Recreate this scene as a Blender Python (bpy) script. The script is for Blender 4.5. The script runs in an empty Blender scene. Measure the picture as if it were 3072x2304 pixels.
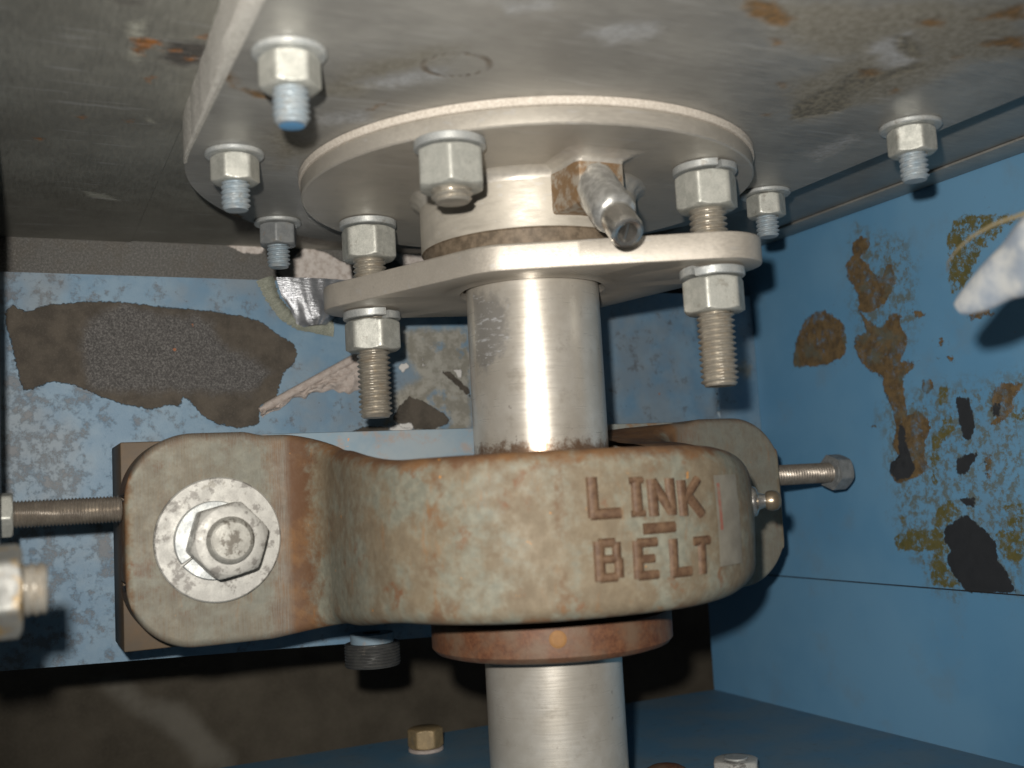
import bpy, math, random
import numpy as np
from mathutils import Vector, Matrix, noise
random.seed(7); np.random.seed(7)
S = 0.001                                   # everything below is written in millimetres
C = bpy.context.scene.collection
scene = bpy.context.scene
PI = math.pi; R_ = math.radians

# ------------------------------------------------------------------ camera, world, flash, exposure
cam_d = bpy.data.cameras.new('camera'); cam = bpy.data.objects.new('camera', cam_d); C.objects.link(cam)
cam_right = Vector((0.90475838, -0.42239794, -0.05470149)); cam_up = Vector((0.00874987, -0.10997, 0.99389639)); cam_fwd = Vector((0.42583532, 0.89971472, 0.09580035))
cam_pos = Vector((-178.9, -355.66, -1.65)) * S
cam.matrix_world = Matrix(((cam_right.x, cam_up.x, -cam_fwd.x, cam_pos.x), (cam_right.y, cam_up.y, -cam_fwd.y, cam_pos.y), (cam_right.z, cam_up.z, -cam_fwd.z, cam_pos.z), (0, 0, 0, 1)))
cam_d.sensor_width = 36; cam_d.lens = 37.54; cam_d.clip_start = 0.02; cam_d.clip_end = 20
cam_d.dof.use_dof = True; cam_d.dof.focus_distance = 0.43; cam_d.dof.aperture_fstop = 11
scene.camera = cam
world = bpy.data.worlds.new("World"); scene.world = world; world.use_nodes = True
bg = world.node_tree.nodes['Background']; bg.inputs[0].default_value = (0.75, 0.85, 1.0, 1); bg.inputs[1].default_value = 0.022
fl_d = bpy.data.lights.new('camera_flash', 'SPOT'); fl = bpy.data.objects.new('camera_flash', fl_d); C.objects.link(fl)
fl_d.energy = 7.2; fl_d.shadow_soft_size = 0.0042; fl_d.color = (1.0, 0.955, 0.89)
fl_d.spot_size = R_(82); fl_d.spot_blend = 0.75
fl.location = cam_pos + (cam_right * -13 + cam_up * 23) * S
aim = cam_pos + (cam_fwd * 400 + cam_right * 8 + cam_up * 8) * S - fl.location
fl.rotation_euler = aim.to_track_quat('-Z', 'Y').to_euler()
scene.view_settings.view_transform = 'Standard'; scene.view_settings.look = 'None'
scene.view_settings.exposure = 0.0; scene.view_settings.gamma = 1
scene.render.resolution_x = 1024; scene.render.resolution_y = 768

# outlines of stains and bare patches, in mm on the surface they lie on
D={"beam_dark": [[[-180.0, 82.8],[-177.0, 85.4],[-172.6, 82.1],[-163.5, 85.7],[-150.3, 87.2],[-134.5, 87.6],[-115.8, 85.5],[-98.9, 84.5],[-81.6, 82.1],[-73.7, 79.6],[-68.4, 75.1],[-59.5, 69.7],[-57.9, 65.1],[-59.9, 60.5],[-64.5, 56.9],[-67.5, 48.8],[-68.6, 44.3],[-75.8, 41.7],[-76.9, 32.8],[-85.7, 31.3],[-96.0, 33.7],[-101.8, 37.8],[-105.9, 43.1],[-110.0, 46.2],[-111.0, 41.4],[-115.9, 42.4],[-122.5, 40.4],[-133.7, 42.7],[-143.2, 46.2],[-147.8, 48.8],[-154.7, 51.8],[-163.1, 53.1],[-168.4, 50.7],[-173.6, 49.1],[-175.8, 58.1],[-177.9, 68.8],[-180.0, 77.9]],[[-13.2, 34.0],[-8.5, 40.9],[-3.9, 44.3],[2.7, 42.1],[13.7, 35.5],[16.5, 31.2],[5.7, 28.0],[-9.0, 29.7]],[[13.3, 56.9],[17.8, 56.2],[27.4, 47.5],[27.9, 43.2],[19.1, 51.2]],[[-36.0, 27.2],[-27.3, 30.6],[-14.7, 29.9],[-15.8, 27.1]]], "beam_grain": [[[-150.5, 76.6],[-139.4, 84.5],[-132.9, 86.4],[-120.0, 82.3],[-103.2, 82.6],[-94.8, 77.4],[-92.4, 69.4],[-77.8, 63.2],[-70.9, 56.0],[-80.0, 47.1],[-104.1, 47.4],[-128.8, 48.6],[-148.6, 49.7],[-150.7, 64.8]]], "beam_dirt": [[[-6.7, 77.5],[47.4, 78.2],[27.9, 56.9],[26.9, 25.2],[-19.3, 26.6],[-19.1, 31.4],[-12.3, 36.1],[-12.6, 45.1],[-3.6, 49.2],[1.8, 53.4],[-3.1, 60.5],[-7.0, 71.1]],[[178.7, 58.0],[197.6, 61.6],[201.1, 57.9],[199.1, 53.6],[178.3, 54.3]]], "beam_white": [[[17.9, 58.4],[23.7, 57.6],[24.3, 54.7],[22.3, 52.9],[21.2, 55.5]],[[-10.5, 59.1],[-4.5, 61.2],[-3.5, 59.1],[-7.0, 56.3]],[[-16.3, 28.6],[-12.6, 31.2],[-4.5, 31.7],[-1.7, 28.9],[-9.1, 27.3]],[[3.4, 64.1],[4.5, 62.7],[3.3, 61.9]],[[2.9, 60.5],[5.1, 60.2],[3.9, 58.7]]], "back_white": [[[-80.3, 132.1],[-74.3, 131.9],[-57.1, 132.2],[-57.8, 126.9],[-68.5, 126.9]],[[-50.4, 116.7],[-41.8, 126.5],[-35.2, 132.1],[-20.4, 127.5],[-10.9, 121.4],[-10.1, 113.9],[-31.7, 113.1],[-47.4, 114.7]],[[10.7, 129.9],[36.2, 132.7],[35.7, 123.2],[18.4, 123.6]]], "wall_brown": [[[99.5, 54.6],[95.3, 67.3],[87.5, 77.5],[78.2, 81.1],[72.0, 80.9],[67.4, 78.4],[59.7, 72.9],[56.9, 67.5],[57.2, 60.1],[59.5, 55.4],[66.8, 53.5],[73.0, 52.2],[84.1, 53.2]],[[47.1, 110.3],[41.1, 113.0],[34.9, 109.1],[36.5, 105.4],[42.4, 102.6],[37.4, 97.5],[33.8, 91.1],[28.6, 90.0],[25.8, 95.8],[21.8, 94.1],[20.6, 86.0],[24.3, 81.2],[26.8, 78.5],[33.6, 75.0],[42.4, 74.1],[46.7, 75.7],[45.9, 82.9],[48.5, 89.1],[52.4, 94.8],[52.9, 100.8],[47.8, 104.6]],[[45.7, 74.7],[38.7, 68.6],[32.6, 65.3],[24.4, 71.8],[19.5, 69.4],[21.1, 65.0],[16.7, 58.9],[18.5, 52.2],[23.2, 47.4],[11.2, 46.3],[17.7, 42.1],[22.1, 39.5],[22.0, 31.8],[20.9, 24.0],[21.2, 21.8],[14.0, 23.4],[10.4, 20.8],[7.2, 15.4],[11.9, 8.2],[13.5, 2.3],[10.4, -3.8],[20.7, -8.0],[31.1, -10.0],[34.8, -6.0],[28.6, 2.3],[32.1, 7.9],[28.9, 17.0],[30.0, 24.8],[34.1, 34.6],[35.3, 42.7],[41.5, 45.0],[47.6, 49.8],[51.3, 56.8],[51.0, 64.1],[42.5, 64.4]],[[10.4, 36.7],[4.6, 36.8],[3.6, 32.9],[7.3, 30.3],[10.9, 32.9]],[[12.4, 69.7],[8.4, 69.8],[3.0, 66.6],[8.9, 66.1]],[[-5.9, 45.9],[-8.2, 46.3],[-8.9, 44.4],[-6.5, 43.6]],[[-1.4, 55.0],[-4.2, 55.0],[-5.3, 52.2],[-2.4, 51.9]],[[45.8, 18.2],[41.4, 18.7],[42.7, 17.2]],[[-28.5, 28.1],[-33.8, 31.0],[-44.3, 29.1],[-41.5, 26.7],[-38.0, 24.3],[-38.3, 20.2],[-31.9, 14.5],[-25.1, 13.7],[-28.8, 16.9],[-26.8, 20.5]],[[-20.9, -0.1],[-24.4, 0.4],[-22.4, -9.3],[-20.8, -7.8]],[[-19.7, 63.5],[-27.7, 64.9],[-33.2, 61.1],[-20.3, 60.5]],[[98.4, 129.4],[92.8, 131.6],[83.7, 130.2],[84.1, 127.2]]], "wall_black": [[[26.8, 17.6],[23.8, 16.6],[23.7, 8.9],[19.2, -3.5],[23.7, -7.9],[31.9, -8.4],[35.6, -4.4],[34.5, 0.2],[28.5, 3.0],[28.6, 10.8]],[[-8.3, 27.3],[-15.4, 26.6],[-16.4, 20.7],[-17.3, 13.5],[-14.0, 7.4],[-10.6, 9.0],[-8.7, 15.6]],[[-5.9, -0.1],[-11.5, 1.8],[-17.7, 2.2],[-12.5, -4.7],[-7.7, -8.1],[-4.3, -5.8]],[[-27.8, 21.8],[-31.2, 22.9],[-30.6, 17.4],[-27.2, 17.0]],[[5.3, -31.1],[-5.4, -25.5],[-9.3, -25.5],[-17.1, -31.6],[-22.1, -36.8],[-22.5, -45.1],[-26.1, -48.7],[-29.0, -54.5],[-30.4, -57.3],[-24.1, -58.5],[-20.5, -58.0],[-15.7, -59.0],[-10.1, -58.6],[-5.2, -59.7],[-2.5, -57.6],[3.5, -50.1],[5.9, -44.6],[2.4, -40.5],[6.0, -36.7]],[[-5.3, -17.6],[-14.0, -17.7],[-12.6, -21.6],[-7.9, -20.8]]], "wall_olive": [[[-11.4, 99.7],[-18.7, 107.5],[-43.9, 102.4],[-52.3, 97.5],[-43.3, 97.0],[-29.9, 90.2],[-24.6, 82.0],[-16.6, 74.9],[-12.0, 74.3],[-9.9, 79.9],[-11.9, 88.4]],[[7.9, 9.4],[1.5, 14.9],[-4.0, 21.8],[-5.7, 13.0],[2.4, 7.6],[5.1, 0.4],[9.8, -6.8],[2.8, -11.4],[10.3, -11.2]],[[0.2, 34.0],[-5.2, 32.0],[-4.0, 26.2],[2.3, 23.9]],[[-37.1, 16.9],[-43.0, 18.4],[-42.4, 13.0]],[[35.9, -34.8],[31.1, -32.2],[11.6, -32.0],[8.5, -23.1],[-0.2, -18.4],[-5.6, -23.1],[5.3, -31.1],[4.6, -42.2],[11.0, -44.0],[1.8, -52.3],[-0.7, -56.9],[6.5, -58.1],[15.6, -56.3],[15.5, -46.6],[10.7, -41.6],[34.6, -42.3],[36.4, -39.0]],[[-23.3, -33.8],[-31.4, -26.2],[-28.4, -21.7],[-38.6, -18.8],[-35.8, -43.1],[-27.4, -45.6],[-23.4, -41.3]],[[30.3, -25.5],[27.0, -25.5],[28.6, -29.7],[30.8, -29.7]]], "plate_rust": [[[-125.8, -70.4],[-124.3, -69.6],[-120.5, -63.4],[-121.2, -59.9],[-123.9, -62.3]],[[-121.1, -59.3],[-116.2, -58.2],[-111.3, -57.0],[-108.3, -52.4],[-112.2, -52.6]],[[-97.9, 78.0],[-93.4, 76.9],[-84.0, 97.2],[-90.8, 87.3]],[[-12.8, -151.7],[-6.5, -153.8],[6.7, -146.6],[7.7, -142.8],[0.5, -142.5],[-7.4, -145.9]],[[8.0, -134.4],[13.8, -134.0],[13.4, -131.7]],[[32.1, -108.6],[35.5, -109.6],[36.3, -106.4]],[[69.6, -141.9],[72.0, -142.7],[72.5, -140.4]],[[70.3, -151.0],[73.4, -156.5],[77.6, -159.0],[85.6, -152.4],[76.9, -150.8]],[[40.5, -155.6],[44.6, -160.0],[49.1, -156.3],[44.7, -153.8]],[[55.4, -161.5],[59.5, -173.9],[68.2, -166.7],[60.2, -165.1]],[[129.5, -11.2],[133.8, -17.3],[142.0, -21.8],[143.9, -14.8],[141.9, -9.2]],[[49.8, -125.2],[55.1, -126.8],[58.5, -122.7],[54.5, -120.1]],[[71.7, -114.4],[72.7, -116.8],[75.5, -112.7]],[[45.7, -84.2],[48.0, -86.5],[49.5, -83.7]],[[-78.3, -51.7],[-77.2, -56.9],[-74.6, -61.4],[-74.0, -59.7],[-76.3, -56.2]]], "plate_debris": [[[54.4, -88.3],[50.9, -95.0],[50.1, -103.6],[52.8, -111.5],[49.6, -118.6],[51.3, -126.9],[55.1, -126.8],[59.4, -119.0],[59.9, -110.8],[67.8, -101.5],[70.1, -94.5],[63.6, -87.9],[59.2, -83.4]],[[55.1, -126.8],[60.5, -127.2],[62.4, -135.4],[67.3, -133.2],[63.5, -117.5],[63.0, -108.9],[61.4, -109.9]],[[41.6, -146.3],[46.2, -148.9],[59.6, -140.6],[62.9, -136.8],[57.7, -136.3],[48.5, -140.6]]], "ceil_rust": [[[-146.7, -50.7],[-143.8, -52.8],[-138.6, -51.0],[-139.2, -48.4],[-142.5, -44.9],[-142.9, -39.9],[-144.6, -39.3]],[[-138.8, -44.9],[-133.1, -46.7],[-133.3, -44.8]],[[-130.9, -41.1],[-126.9, -43.0],[-129.7, -39.6]],[[-129.6, -57.4],[-125.9, -60.3],[-128.1, -56.7]],[[-139.6, -22.5],[-138.3, -24.2],[-138.6, -18.5]],[[-157.4, 17.7],[-155.3, 17.1],[-156.2, 19.9]],[[-142.4, 17.6],[-140.9, 16.3],[-141.4, 19.9]],[[-170.1, 44.1],[-167.4, 44.2],[-168.4, 46.4]]], "ceil_dark": [[[-136.9, -51.5],[-128.9, -52.9],[-125.6, -52.7],[-124.6, -37.9],[-130.9, -34.6],[-137.2, -39.1]],[[-153.7, -73.1],[-145.0, -76.0],[-147.9, -72.1],[-152.0, -71.2]]], "ceil_light": [[[-148.5, -60.3],[-144.9, -63.6],[-144.6, -56.0],[-144.5, -51.4],[-147.5, -50.5]],[[-146.8, -42.4],[-143.9, -40.8],[-144.5, -33.0]],[[-150.7, 107.7],[-141.5, 110.4],[-135.5, 119.5],[-146.3, 116.8]],[[-136.4, 11.6],[-133.0, 17.4],[-134.8, 16.2]]], "smear": [[[-129.0, -116.0],[-112.6, -116.1],[-94.5, -133.7],[-72.0, -138.7],[-38.1, -182.5],[-57.7, -183.9],[-87.4, -151.9],[-111.1, -133.4]],[[-72.5, -159.8],[-45.7, -173.5],[-38.2, -187.0],[-65.4, -182.7]]], "plate_smudge": [[[-88.2, -70.9],[-80.5, -81.2],[-68.2, -89.1],[-66.4, -82.7],[-77.1, -71.3]],[[-40.8, -122.2],[-36.1, -130.8],[-25.1, -132.3],[-24.1, -125.2],[-31.9, -119.0]],[[89.7, -55.2],[90.9, -77.0],[96.3, -73.3],[100.2, -49.4]],[[-92.9, -42.7],[-79.8, -52.8],[-75.1, -42.7],[-88.1, -35.4]],[[40.0, -139.4],[43.2, -150.0],[62.5, -136.3],[58.3, -127.8]],[[-68.7, -130.5],[-60.1, -136.0],[-57.4, -133.2],[-65.9, -127.2]]], "plate_stain": [[[-13.7, -151.4],[57.8, -175.2],[90.3, -148.6],[55.5, -126.9],[14.7, -134.5]],[[37.9, -106.3],[39.6, -132.6],[57.2, -151.4],[77.7, -141.1],[76.2, -105.5],[64.1, -84.0]],[[-95.2, -62.1],[-92.5, -80.9],[-79.7, -98.1],[-69.0, -104.6],[-75.4, -86.2],[-83.9, -61.6]],[[-105.5, -21.3],[-98.3, -41.1],[-86.8, -6.9],[-92.3, 10.8]]], "wall_faint": [[[43.6, 115.9],[11.4, 103.6],[7.7, 63.2],[36.3, 45.0],[51.0, 82.0]],[[38.2, 29.3],[-45.0, 35.1],[-34.3, -55.4],[19.7, -60.9],[35.3, -22.3]]]}


D['none'] = []
# ------------------------------------------------------------------ mesh helpers
class MB:
    def __init__(s): s.v = []; s.f = []
    def add(s, verts, faces):
        o = len(s.v); s.v += [tuple(p) for p in verts]; s.f += [tuple(i + o for i in f) for f in faces]
    def xf(s, m):
        s.v = [tuple(m @ Vector(p)) for p in s.v]; return s
    def join(s, o): s.add(o.v, o.f); return s
def link(name, me, mat=None, parent=None, loc=None):
    o = bpy.data.objects.new(name, me); C.objects.link(o)
    if mat and not me.materials: me.materials.append(mat)
    if parent: o.parent = parent
    if loc: o.location = Vector(loc) * S
    return o
def build(name, mb, mat, parent=None, loc=None, smooth=35, attrs=None, recalc=True):
    me = bpy.data.meshes.new(name)
    me.from_pydata([(x * S, y * S, z * S) for x, y, z in mb.v], [], mb.f)
    me.materials.append(mat)
    if recalc:
        import bmesh
        b = bmesh.new(); b.from_mesh(me); bmesh.ops.remove_doubles(b, verts=b.verts, dist=1e-7) if not attrs else None
        bmesh.ops.recalc_face_normals(b, faces=b.faces); b.to_mesh(me); b.free()
    if smooth:
        me.polygons.foreach_set('use_smooth', [True] * len(me.polygons))
        me.set_sharp_from_angle(angle=R_(smooth))
    if attrs:
        for k, arr in attrs.items():
            a = me.attributes.new(k, 'FLOAT', 'POINT'); a.data.foreach_set('value', np.asarray(arr, dtype=np.float32))
    me.update()
    return link(name, me, None, parent, loc)
def empty(name, loc, parent=None):
    o = bpy.data.objects.new(name, None); C.objects.link(o); o.location = Vector(loc) * S; o.empty_display_size = 0.01
    if parent: o.parent = parent
    return o
def tag(o, label=None, cat=None, group=None, kind=None):
    if label: o['label'] = label
    if cat: o['category'] = cat
    if group: o['group'] = group
    if kind: o['kind'] = kind
    return o
def grid(fn, nu, nv, close_u=False):
    V = []; F = []
    for j in range(nv):
        for i in range(nu): V.append(fn(i, j))
    for j in range(nv - 1):
        for i in range(nu if close_u else nu - 1):
            a = j * nu + i; b = j * nu + (i + 1) % nu
            F.append((a, b, b + nu, a + nu))
    return V, F
def lathe(prof, n=64, cap0=False, cap1=False):
    mb = MB(); V, F = grid(lambda i, j: (prof[j][0] * math.cos(2 * PI * i / n), prof[j][0] * math.sin(2 * PI * i / n), prof[j][1]), n, len(prof), True)
    if cap0: F.append(tuple(range(n)))
    if cap1: F.append(tuple((len(prof) - 1) * n + i for i in range(n)))
    mb.add(V, F); return mb
def ring(r0, r1, z0, z1, n=64, b=0.3):
    p = [(r0, z0 + b), (r0 + b, z0), (r1 - b, z0), (r1, z0 + b), (r1, z1 - b), (r1 - b, z1), (r0 + b, z1), (r0, z1 - b), (r0, z0 + b)]
    return lathe(p, n)
def box(x0, x1, y0, y1, z0, z1, b=0.0):
    mb = MB()
    if b <= 0:
        mb.add([(x, y, z) for x in (x0, x1) for y in (y0, y1) for z in (z0, z1)], [(0, 1, 3, 2), (4, 6, 7, 5), (0, 4, 5, 1), (2, 3, 7, 6), (0, 2, 6, 4), (1, 5, 7, 3)])
        return mb
    import bmesh
    bm = bmesh.new(); vs = [bm.verts.new((x, y, z)) for x in (x0, x1) for y in (y0, y1) for z in (z0, z1)]
    for f in [(0, 1, 3, 2), (4, 6, 7, 5), (0, 4, 5, 1), (2, 3, 7, 6), (0, 2, 6, 4), (1, 5, 7, 3)]: bm.faces.new([vs[i] for i in f])
    bmesh.ops.bevel(bm, geom=bm.edges[:], offset=b, segments=2, affect='EDGES', profile=0.5)
    bm.verts.ensure_lookup_table(); bm.verts.index_update()
    mb.add([v.co[:] for v in bm.verts], [[v.index for v in f.verts] for f in bm.faces]); bm.free(); return mb
def thread(r, z0, z1, pitch, depth, n=28, k=6, end=1.0, open0=True):
    nz = max(4, int((z1 - z0) / pitch * k))
    def fn(i, j):
        th = 2 * PI * i / n; z = z0 + (z1 - z0) * j / (nz - 1)
        ph = (z / pitch - i / n) % 1.0; t = abs(ph - 0.5) * 2
        t = min(1, max(0, (t - 0.12) / 0.76))
        rr = r - depth * t
        for d in ((z - z0), (z1 - z)):
            rr = min(rr, r - depth * 1.15 + d * 0.9 if d < end * 1.4 else rr)
        return (rr * math.cos(th), rr * math.sin(th), z)
    mb = MB(); V, F = grid(fn, n, nz, True)
    F.append(tuple(range(n))); F.append(tuple((nz - 1) * n + i for i in range(n)))
    mb.add(V, F); return mb
def hexnut(af, h, bore, rot=0.0, top_ch=True, bot_ch=True):
    # hexagonal prism whose corners are turned down by a 30 degree chamfer cone
    n = 96; zs = [0, .12, .3, .55, .9, 1.4, 2.0, h * .5, h - 2.0, h - 1.4, h - .9, h - .55, h - .3, h - .12, h]
    zs = sorted(z for z in zs if 0 <= z <= h)
    def rad(i, z):
        th = 2 * PI * i / n; a = (th + PI / 6) % (PI / 3) - PI / 6
        rh = af / 2 / math.cos(a)
        rh = min(rh, af / 2 * 1.135 + 0.0)
        d = min(z + .02 if bot_ch else 9, (h - z) + .02 if top_ch else 9)
        rc = af / 2 * 0.955 + d * 1.75
        return min(rh, rc)
    mb = MB()
    V = []; F = []
    prof = [('b', 0)] + [('o', z) for z in zs] + [('b', h)]
    for kk, z in prof:
        for i in range(n):
            r = rad(i, z) if kk == 'o' else bore
            th = 2 * PI * i / n + rot
            V.append((r * math.cos(th), r * math.sin(th), z))
    m = len(prof)
    for j in range(m):
        for i in range(n):
            a = j * n + i; b = j * n + (i + 1) % n; c = ((j + 1) % m) * n + (i + 1) % n; d = ((j + 1) % m) * n + i
            F.append((a, b, c, d))
    mb.add(V, F); return mb
def lockwasher(r0, r1, h, gap=0.12, rot=0, lift=0.9):
    n = 60; V = []; F = []
    for i in range(n + 1):
        th = rot + gap + (2 * PI - 2 * gap) * i / n; dz = lift * (i / n - .5)
        for r, z in ((r0, 0.2), (r0 + .25, 0), (r1 - .3, 0), (r1, .3), (r1, h - .3), (r1 - .3, h), (r0 + .25, h), (r0, h - .2)):
            V.append((r * math.cos(th), r * math.sin(th), z + dz * (0.5 if abs(i / n - .5) < .42 else 1)))
    for i in range(n):
        for k in range(8):
            a = i * 8 + k; b = i * 8 + (k + 1) % 8; F.append((a, b, b + 8, a + 8))
    F.append(tuple(range(8))); F.append(tuple(n * 8 + k for k in range(8)))
    mb = MB(); mb.add(V, F); return mb
def tube(pts, rad, n=10):
    mb = MB(); P = [Vector(p) for p in pts]; m = len(P)
    rs = rad if isinstance(rad, (list, tuple)) else [rad] * m
    up = Vector((0, 0, 1)); V = []
    for i, p in enumerate(P):
        t = (P[min(i + 1, m - 1)] - P[max(i - 1, 0)]).normalized()
        a = t.cross(up); a = a.normalized() if a.length > 1e-3 else Vector((1, 0, 0)); b = t.cross(a)
        for k in range(n): V.append(tuple(p + (a * math.cos(2 * PI * k / n) + b * math.sin(2 * PI * k / n)) * rs[i]))
    F = [(i * n + k, i * n + (k + 1) % n, (i + 1) * n + (k + 1) % n, (i + 1) * n + k) for i in range(m - 1) for k in range(n)]
    F += [tuple(range(n)), tuple((m - 1) * n + k for k in range(n))]
    mb.add(V, F); return mb
def sd_polys(P, polys):
    """signed distance in mm (negative inside) from points P (N,2) to the union of polygons"""
    best = np.full(len(P), 1e3)
    for poly in polys:
        q = np.array(poly, float); n = len(q); d = np.full(len(P), 1e9); ins = np.zeros(len(P), bool)
        for i in range(n):
            a = q[i]; b = q[(i + 1) % n]; e = b - a; w = P - a
            t = np.clip((w @ e) / max(e @ e, 1e-9), 0, 1); dd = np.hypot(*(w - t[:, None] * e).T); d = np.minimum(d, dd)
            c = ((a[1] > P[:, 1]) != (b[1] > P[:, 1]))
            with np.errstate(divide='ignore', invalid='ignore'):
                xx = (b[0] - a[0]) * (P[:, 1] - a[1]) / (b[1] - a[1]) + a[0]
            ins ^= c & (P[:, 0] < xx)
        best = np.minimum(best, np.where(ins, -d, d))
    return np.clip(best, -40, 40)

# ------------------------------------------------------------------ material helpers
class M:
    def __init__(s, name):
        s.m = bpy.data.materials.new(name); s.m.use_nodes = True; s.nt = s.m.node_tree; s.nt.nodes.clear()
        s.out = s.nt.nodes.new('ShaderNodeOutputMaterial'); s.b = s.nt.nodes.new('ShaderNodeBsdfPrincipled')
        s.nt.links.new(s.b.outputs[0], s.out.inputs[0]); s.tc = s.nt.nodes.new('ShaderNodeTexCoord')
        s.co = s.tc.outputs['Object']; s.h = None
    def lk(s, a, b):
        if isinstance(a, (int, float)): b.default_value = a
        elif isinstance(a, (tuple, list)): b.default_value = tuple(a) + ((1,) if len(a) == 3 and len(b.default_value) == 4 else ())
        else: s.nt.links.new(a, b)
    def mapp(s, scale=(1, 1, 1), rot=(0, 0, 0), loc=(0, 0, 0)):
        n = s.nt.nodes.new('ShaderNodeMapping'); s.lk(s.co, n.inputs[0]); n.inputs['Scale'].default_value = scale; n.inputs['Rotation'].default_value = rot; n.inputs['Location'].default_value = loc
        return n.outputs[0]
    def noise(s, mm, detail=4, rough=0.55, co=None, dist=0, seed=0):      # mm = feature size
        n = s.nt.nodes.new('ShaderNodeTexNoise'); s.lk(co or s.mapp(loc=(seed * .37, seed * .21, seed * .13)), n.inputs['Vector'])
        n.inputs['Scale'].default_value = 1000 / mm; n.inputs['Detail'].default_value = detail; n.inputs['Roughness'].default_value = rough; n.inputs['Distortion'].default_value = dist
        return n.outputs[0]
    def vor(s, mm, seed=0, out=0):
        n = s.nt.nodes.new('ShaderNodeTexVoronoi'); s.lk(s.mapp(loc=(seed * .37, seed * .21, seed * .13)), n.inputs['Vector']); n.inputs['Scale'].default_value = 1000 / mm
        return n.outputs[out]
    def math(s, op, a, b=0.0, c=0.0):
        n = s.nt.nodes.new('ShaderNodeMath'); n.operation = op
        for v, i in ((a, 0), (b, 1), (c, 2)): s.lk(v, n.inputs[i])
        return n.outputs[0]
    def ramp(s, v, lo, hi, a=0.0, b=1.0):
        n = s.nt.nodes.new('ShaderNodeMapRange'); n.interpolation_type = 'SMOOTHSTEP'
        for x, i in ((v, 0), (lo, 1), (hi, 2), (a, 3), (b, 4)): s.lk(x, n.inputs[i])
        return n.outputs[0]
    def mix(s, f, a, b):
        n = s.nt.nodes.new('ShaderNodeMix'); n.data_type = 'RGBA'; s.lk(f, n.inputs[0]); s.lk(a, n.inputs[6]); s.lk(b, n.inputs[7]); return n.outputs[2]
    def attr(s, name):
        n = s.nt.nodes.new('ShaderNodeAttribute'); n.attribute_name = name; return n.outputs['Fac']
    def sep(s):
        n = s.nt.nodes.new('ShaderNodeSeparateXYZ'); s.lk(s.co, n.inputs[0]); return n.outputs
    def mask(s, name, amp=3.0, mm=5, soft=0.5, seed=0, detail=6):
        # inside a hand-drawn outline, its border broken up by noise
        d = s.attr(name); nn = s.noise(mm, detail, .65, seed=seed)
        v = s.math('ADD', d, s.math('MULTIPLY', s.math('SUBTRACT', nn, 0.5), amp * 2))
        return s.ramp(v, soft, -soft)
    def bump(s, h, dist_mm=0.3, strength=0.6):
        n = s.nt.nodes.new('ShaderNodeBump'); n.inputs['Strength'].default_value = strength; n.inputs['Distance'].default_value = dist_mm * S
        s.lk(h, n.inputs['Height'])
        if s.h: s.nt.links.new(s.h, n.inputs['Normal'])
        s.h = n.outputs[0]; s.nt.links.new(s.h, s.b.inputs['Normal']); return s
    def set(s, col=None, met=None, rough=None, spec=None, aniso=None):
        if col is not None: s.lk(col, s.b.inputs['Base Color'])
        if met is not None: s.lk(met, s.b.inputs['Metallic'])
        if rough is not None: s.lk(rough, s.b.inputs['Roughness'])
        if spec is not None: s.lk(spec, s.b.inputs['Specular IOR Level'])
        if aniso is not None: s.lk(aniso, s.b.inputs['Anisotropic'])
        return s

# galvanised fasteners
def per_object(m, k=37.0):
    oi = m.nt.nodes.new('ShaderNodeObjectInfo'); v = m.nt.nodes.new('ShaderNodeVectorMath'); v.operation = 'MULTIPLY_ADD'
    m.nt.links.new(oi.outputs['Location'], v.inputs[0]); v.inputs[1].default_value = (k, k * .7, k * 1.3); m.nt.links.new(m.co, v.inputs[2]); m.co = v.outputs[0]
    return oi.outputs['Random']
def mk_galv(name, base=(.55, .55, .50), dark=(.36, .365, .33), rough=.44, met=.45, stain=None, amt=.5):
    m = M(name); rnd = per_object(m); n1 = m.noise(4, 5, .6); n2 = m.noise(.5, 3, .6, seed=2)
    col = m.mix(m.ramp(n1, .38, .68), dark, base); col = m.mix(m.ramp(n2, .35, .75, 0, .35), col, tuple(min(1, c * 1.35) for c in base))
    if stain: col = m.mix(m.ramp(m.noise(5, 6, .7, seed=5), .52, .6, 0, amt), col, stain)
    col = m.mix(m.math('MULTIPLY', rnd, .28), col, tuple(c * .6 for c in base)); col = m.mix(m.ramp(m.noise(6, 8, .75, seed=23), .585, .66, 0, .55), col, (.21, .19, .155)); col = m.mix(m.ramp(m.noise(5, 5, .7, seed=29), .70, .735, 0, .8), col, (.34, .15, .05))
    m.set(col, met, m.ramp(n1, .3, .7, rough + .12, rough - .06)); m.bump(n2, .12, .35); m.bump(n1, .3, .3); return m.m
galv = mk_galv('galvanised_nut')
galv_w = mk_galv('galvanised_washer', (.55, .56, .54), (.36, .38, .38), .45, .45)
galv_worn = mk_galv('galvanised_worn_washer', (.52, .51, .47), (.43, .42, .39), .5, .3, (.17, .155, .14), .85)
galv_stain = mk_galv('galvanised_stained', (.24, .24, .22), (.16, .16, .15), .5, .3, (.28, .18, .06), .9)
galv_dull = mk_galv('galvanised_dull', (.27, .28, .28), (.17, .18, .185), .55, .3)
thr_beige = mk_galv('stud_metal', (.50, .465, .40), (.36, .33, .28), .36, .55, (.40, .29, .17), .3)
thr_grey = mk_galv('jack_screw_metal', (.36, .32, .27), (.22, .19, .16), .4, .6)
thr_blue = mk_galv('overspray_blue_stud', (.42, .45, .46), (.30, .37, .42), .45, .35)
galv_grimy = mk_galv('grimy_stud_end', (.42, .41, .37), (.30, .29, .26), .45, .4, (.10, .085, .065), .95)
plug_m = mk_galv('dark_plug', (.09, .09, .085), (.05, .05, .05), .5, .3)
brass_y = mk_galv('yellow_chromate', (.40, .29, .15), (.24, .18, .10), .45, .25)
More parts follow.
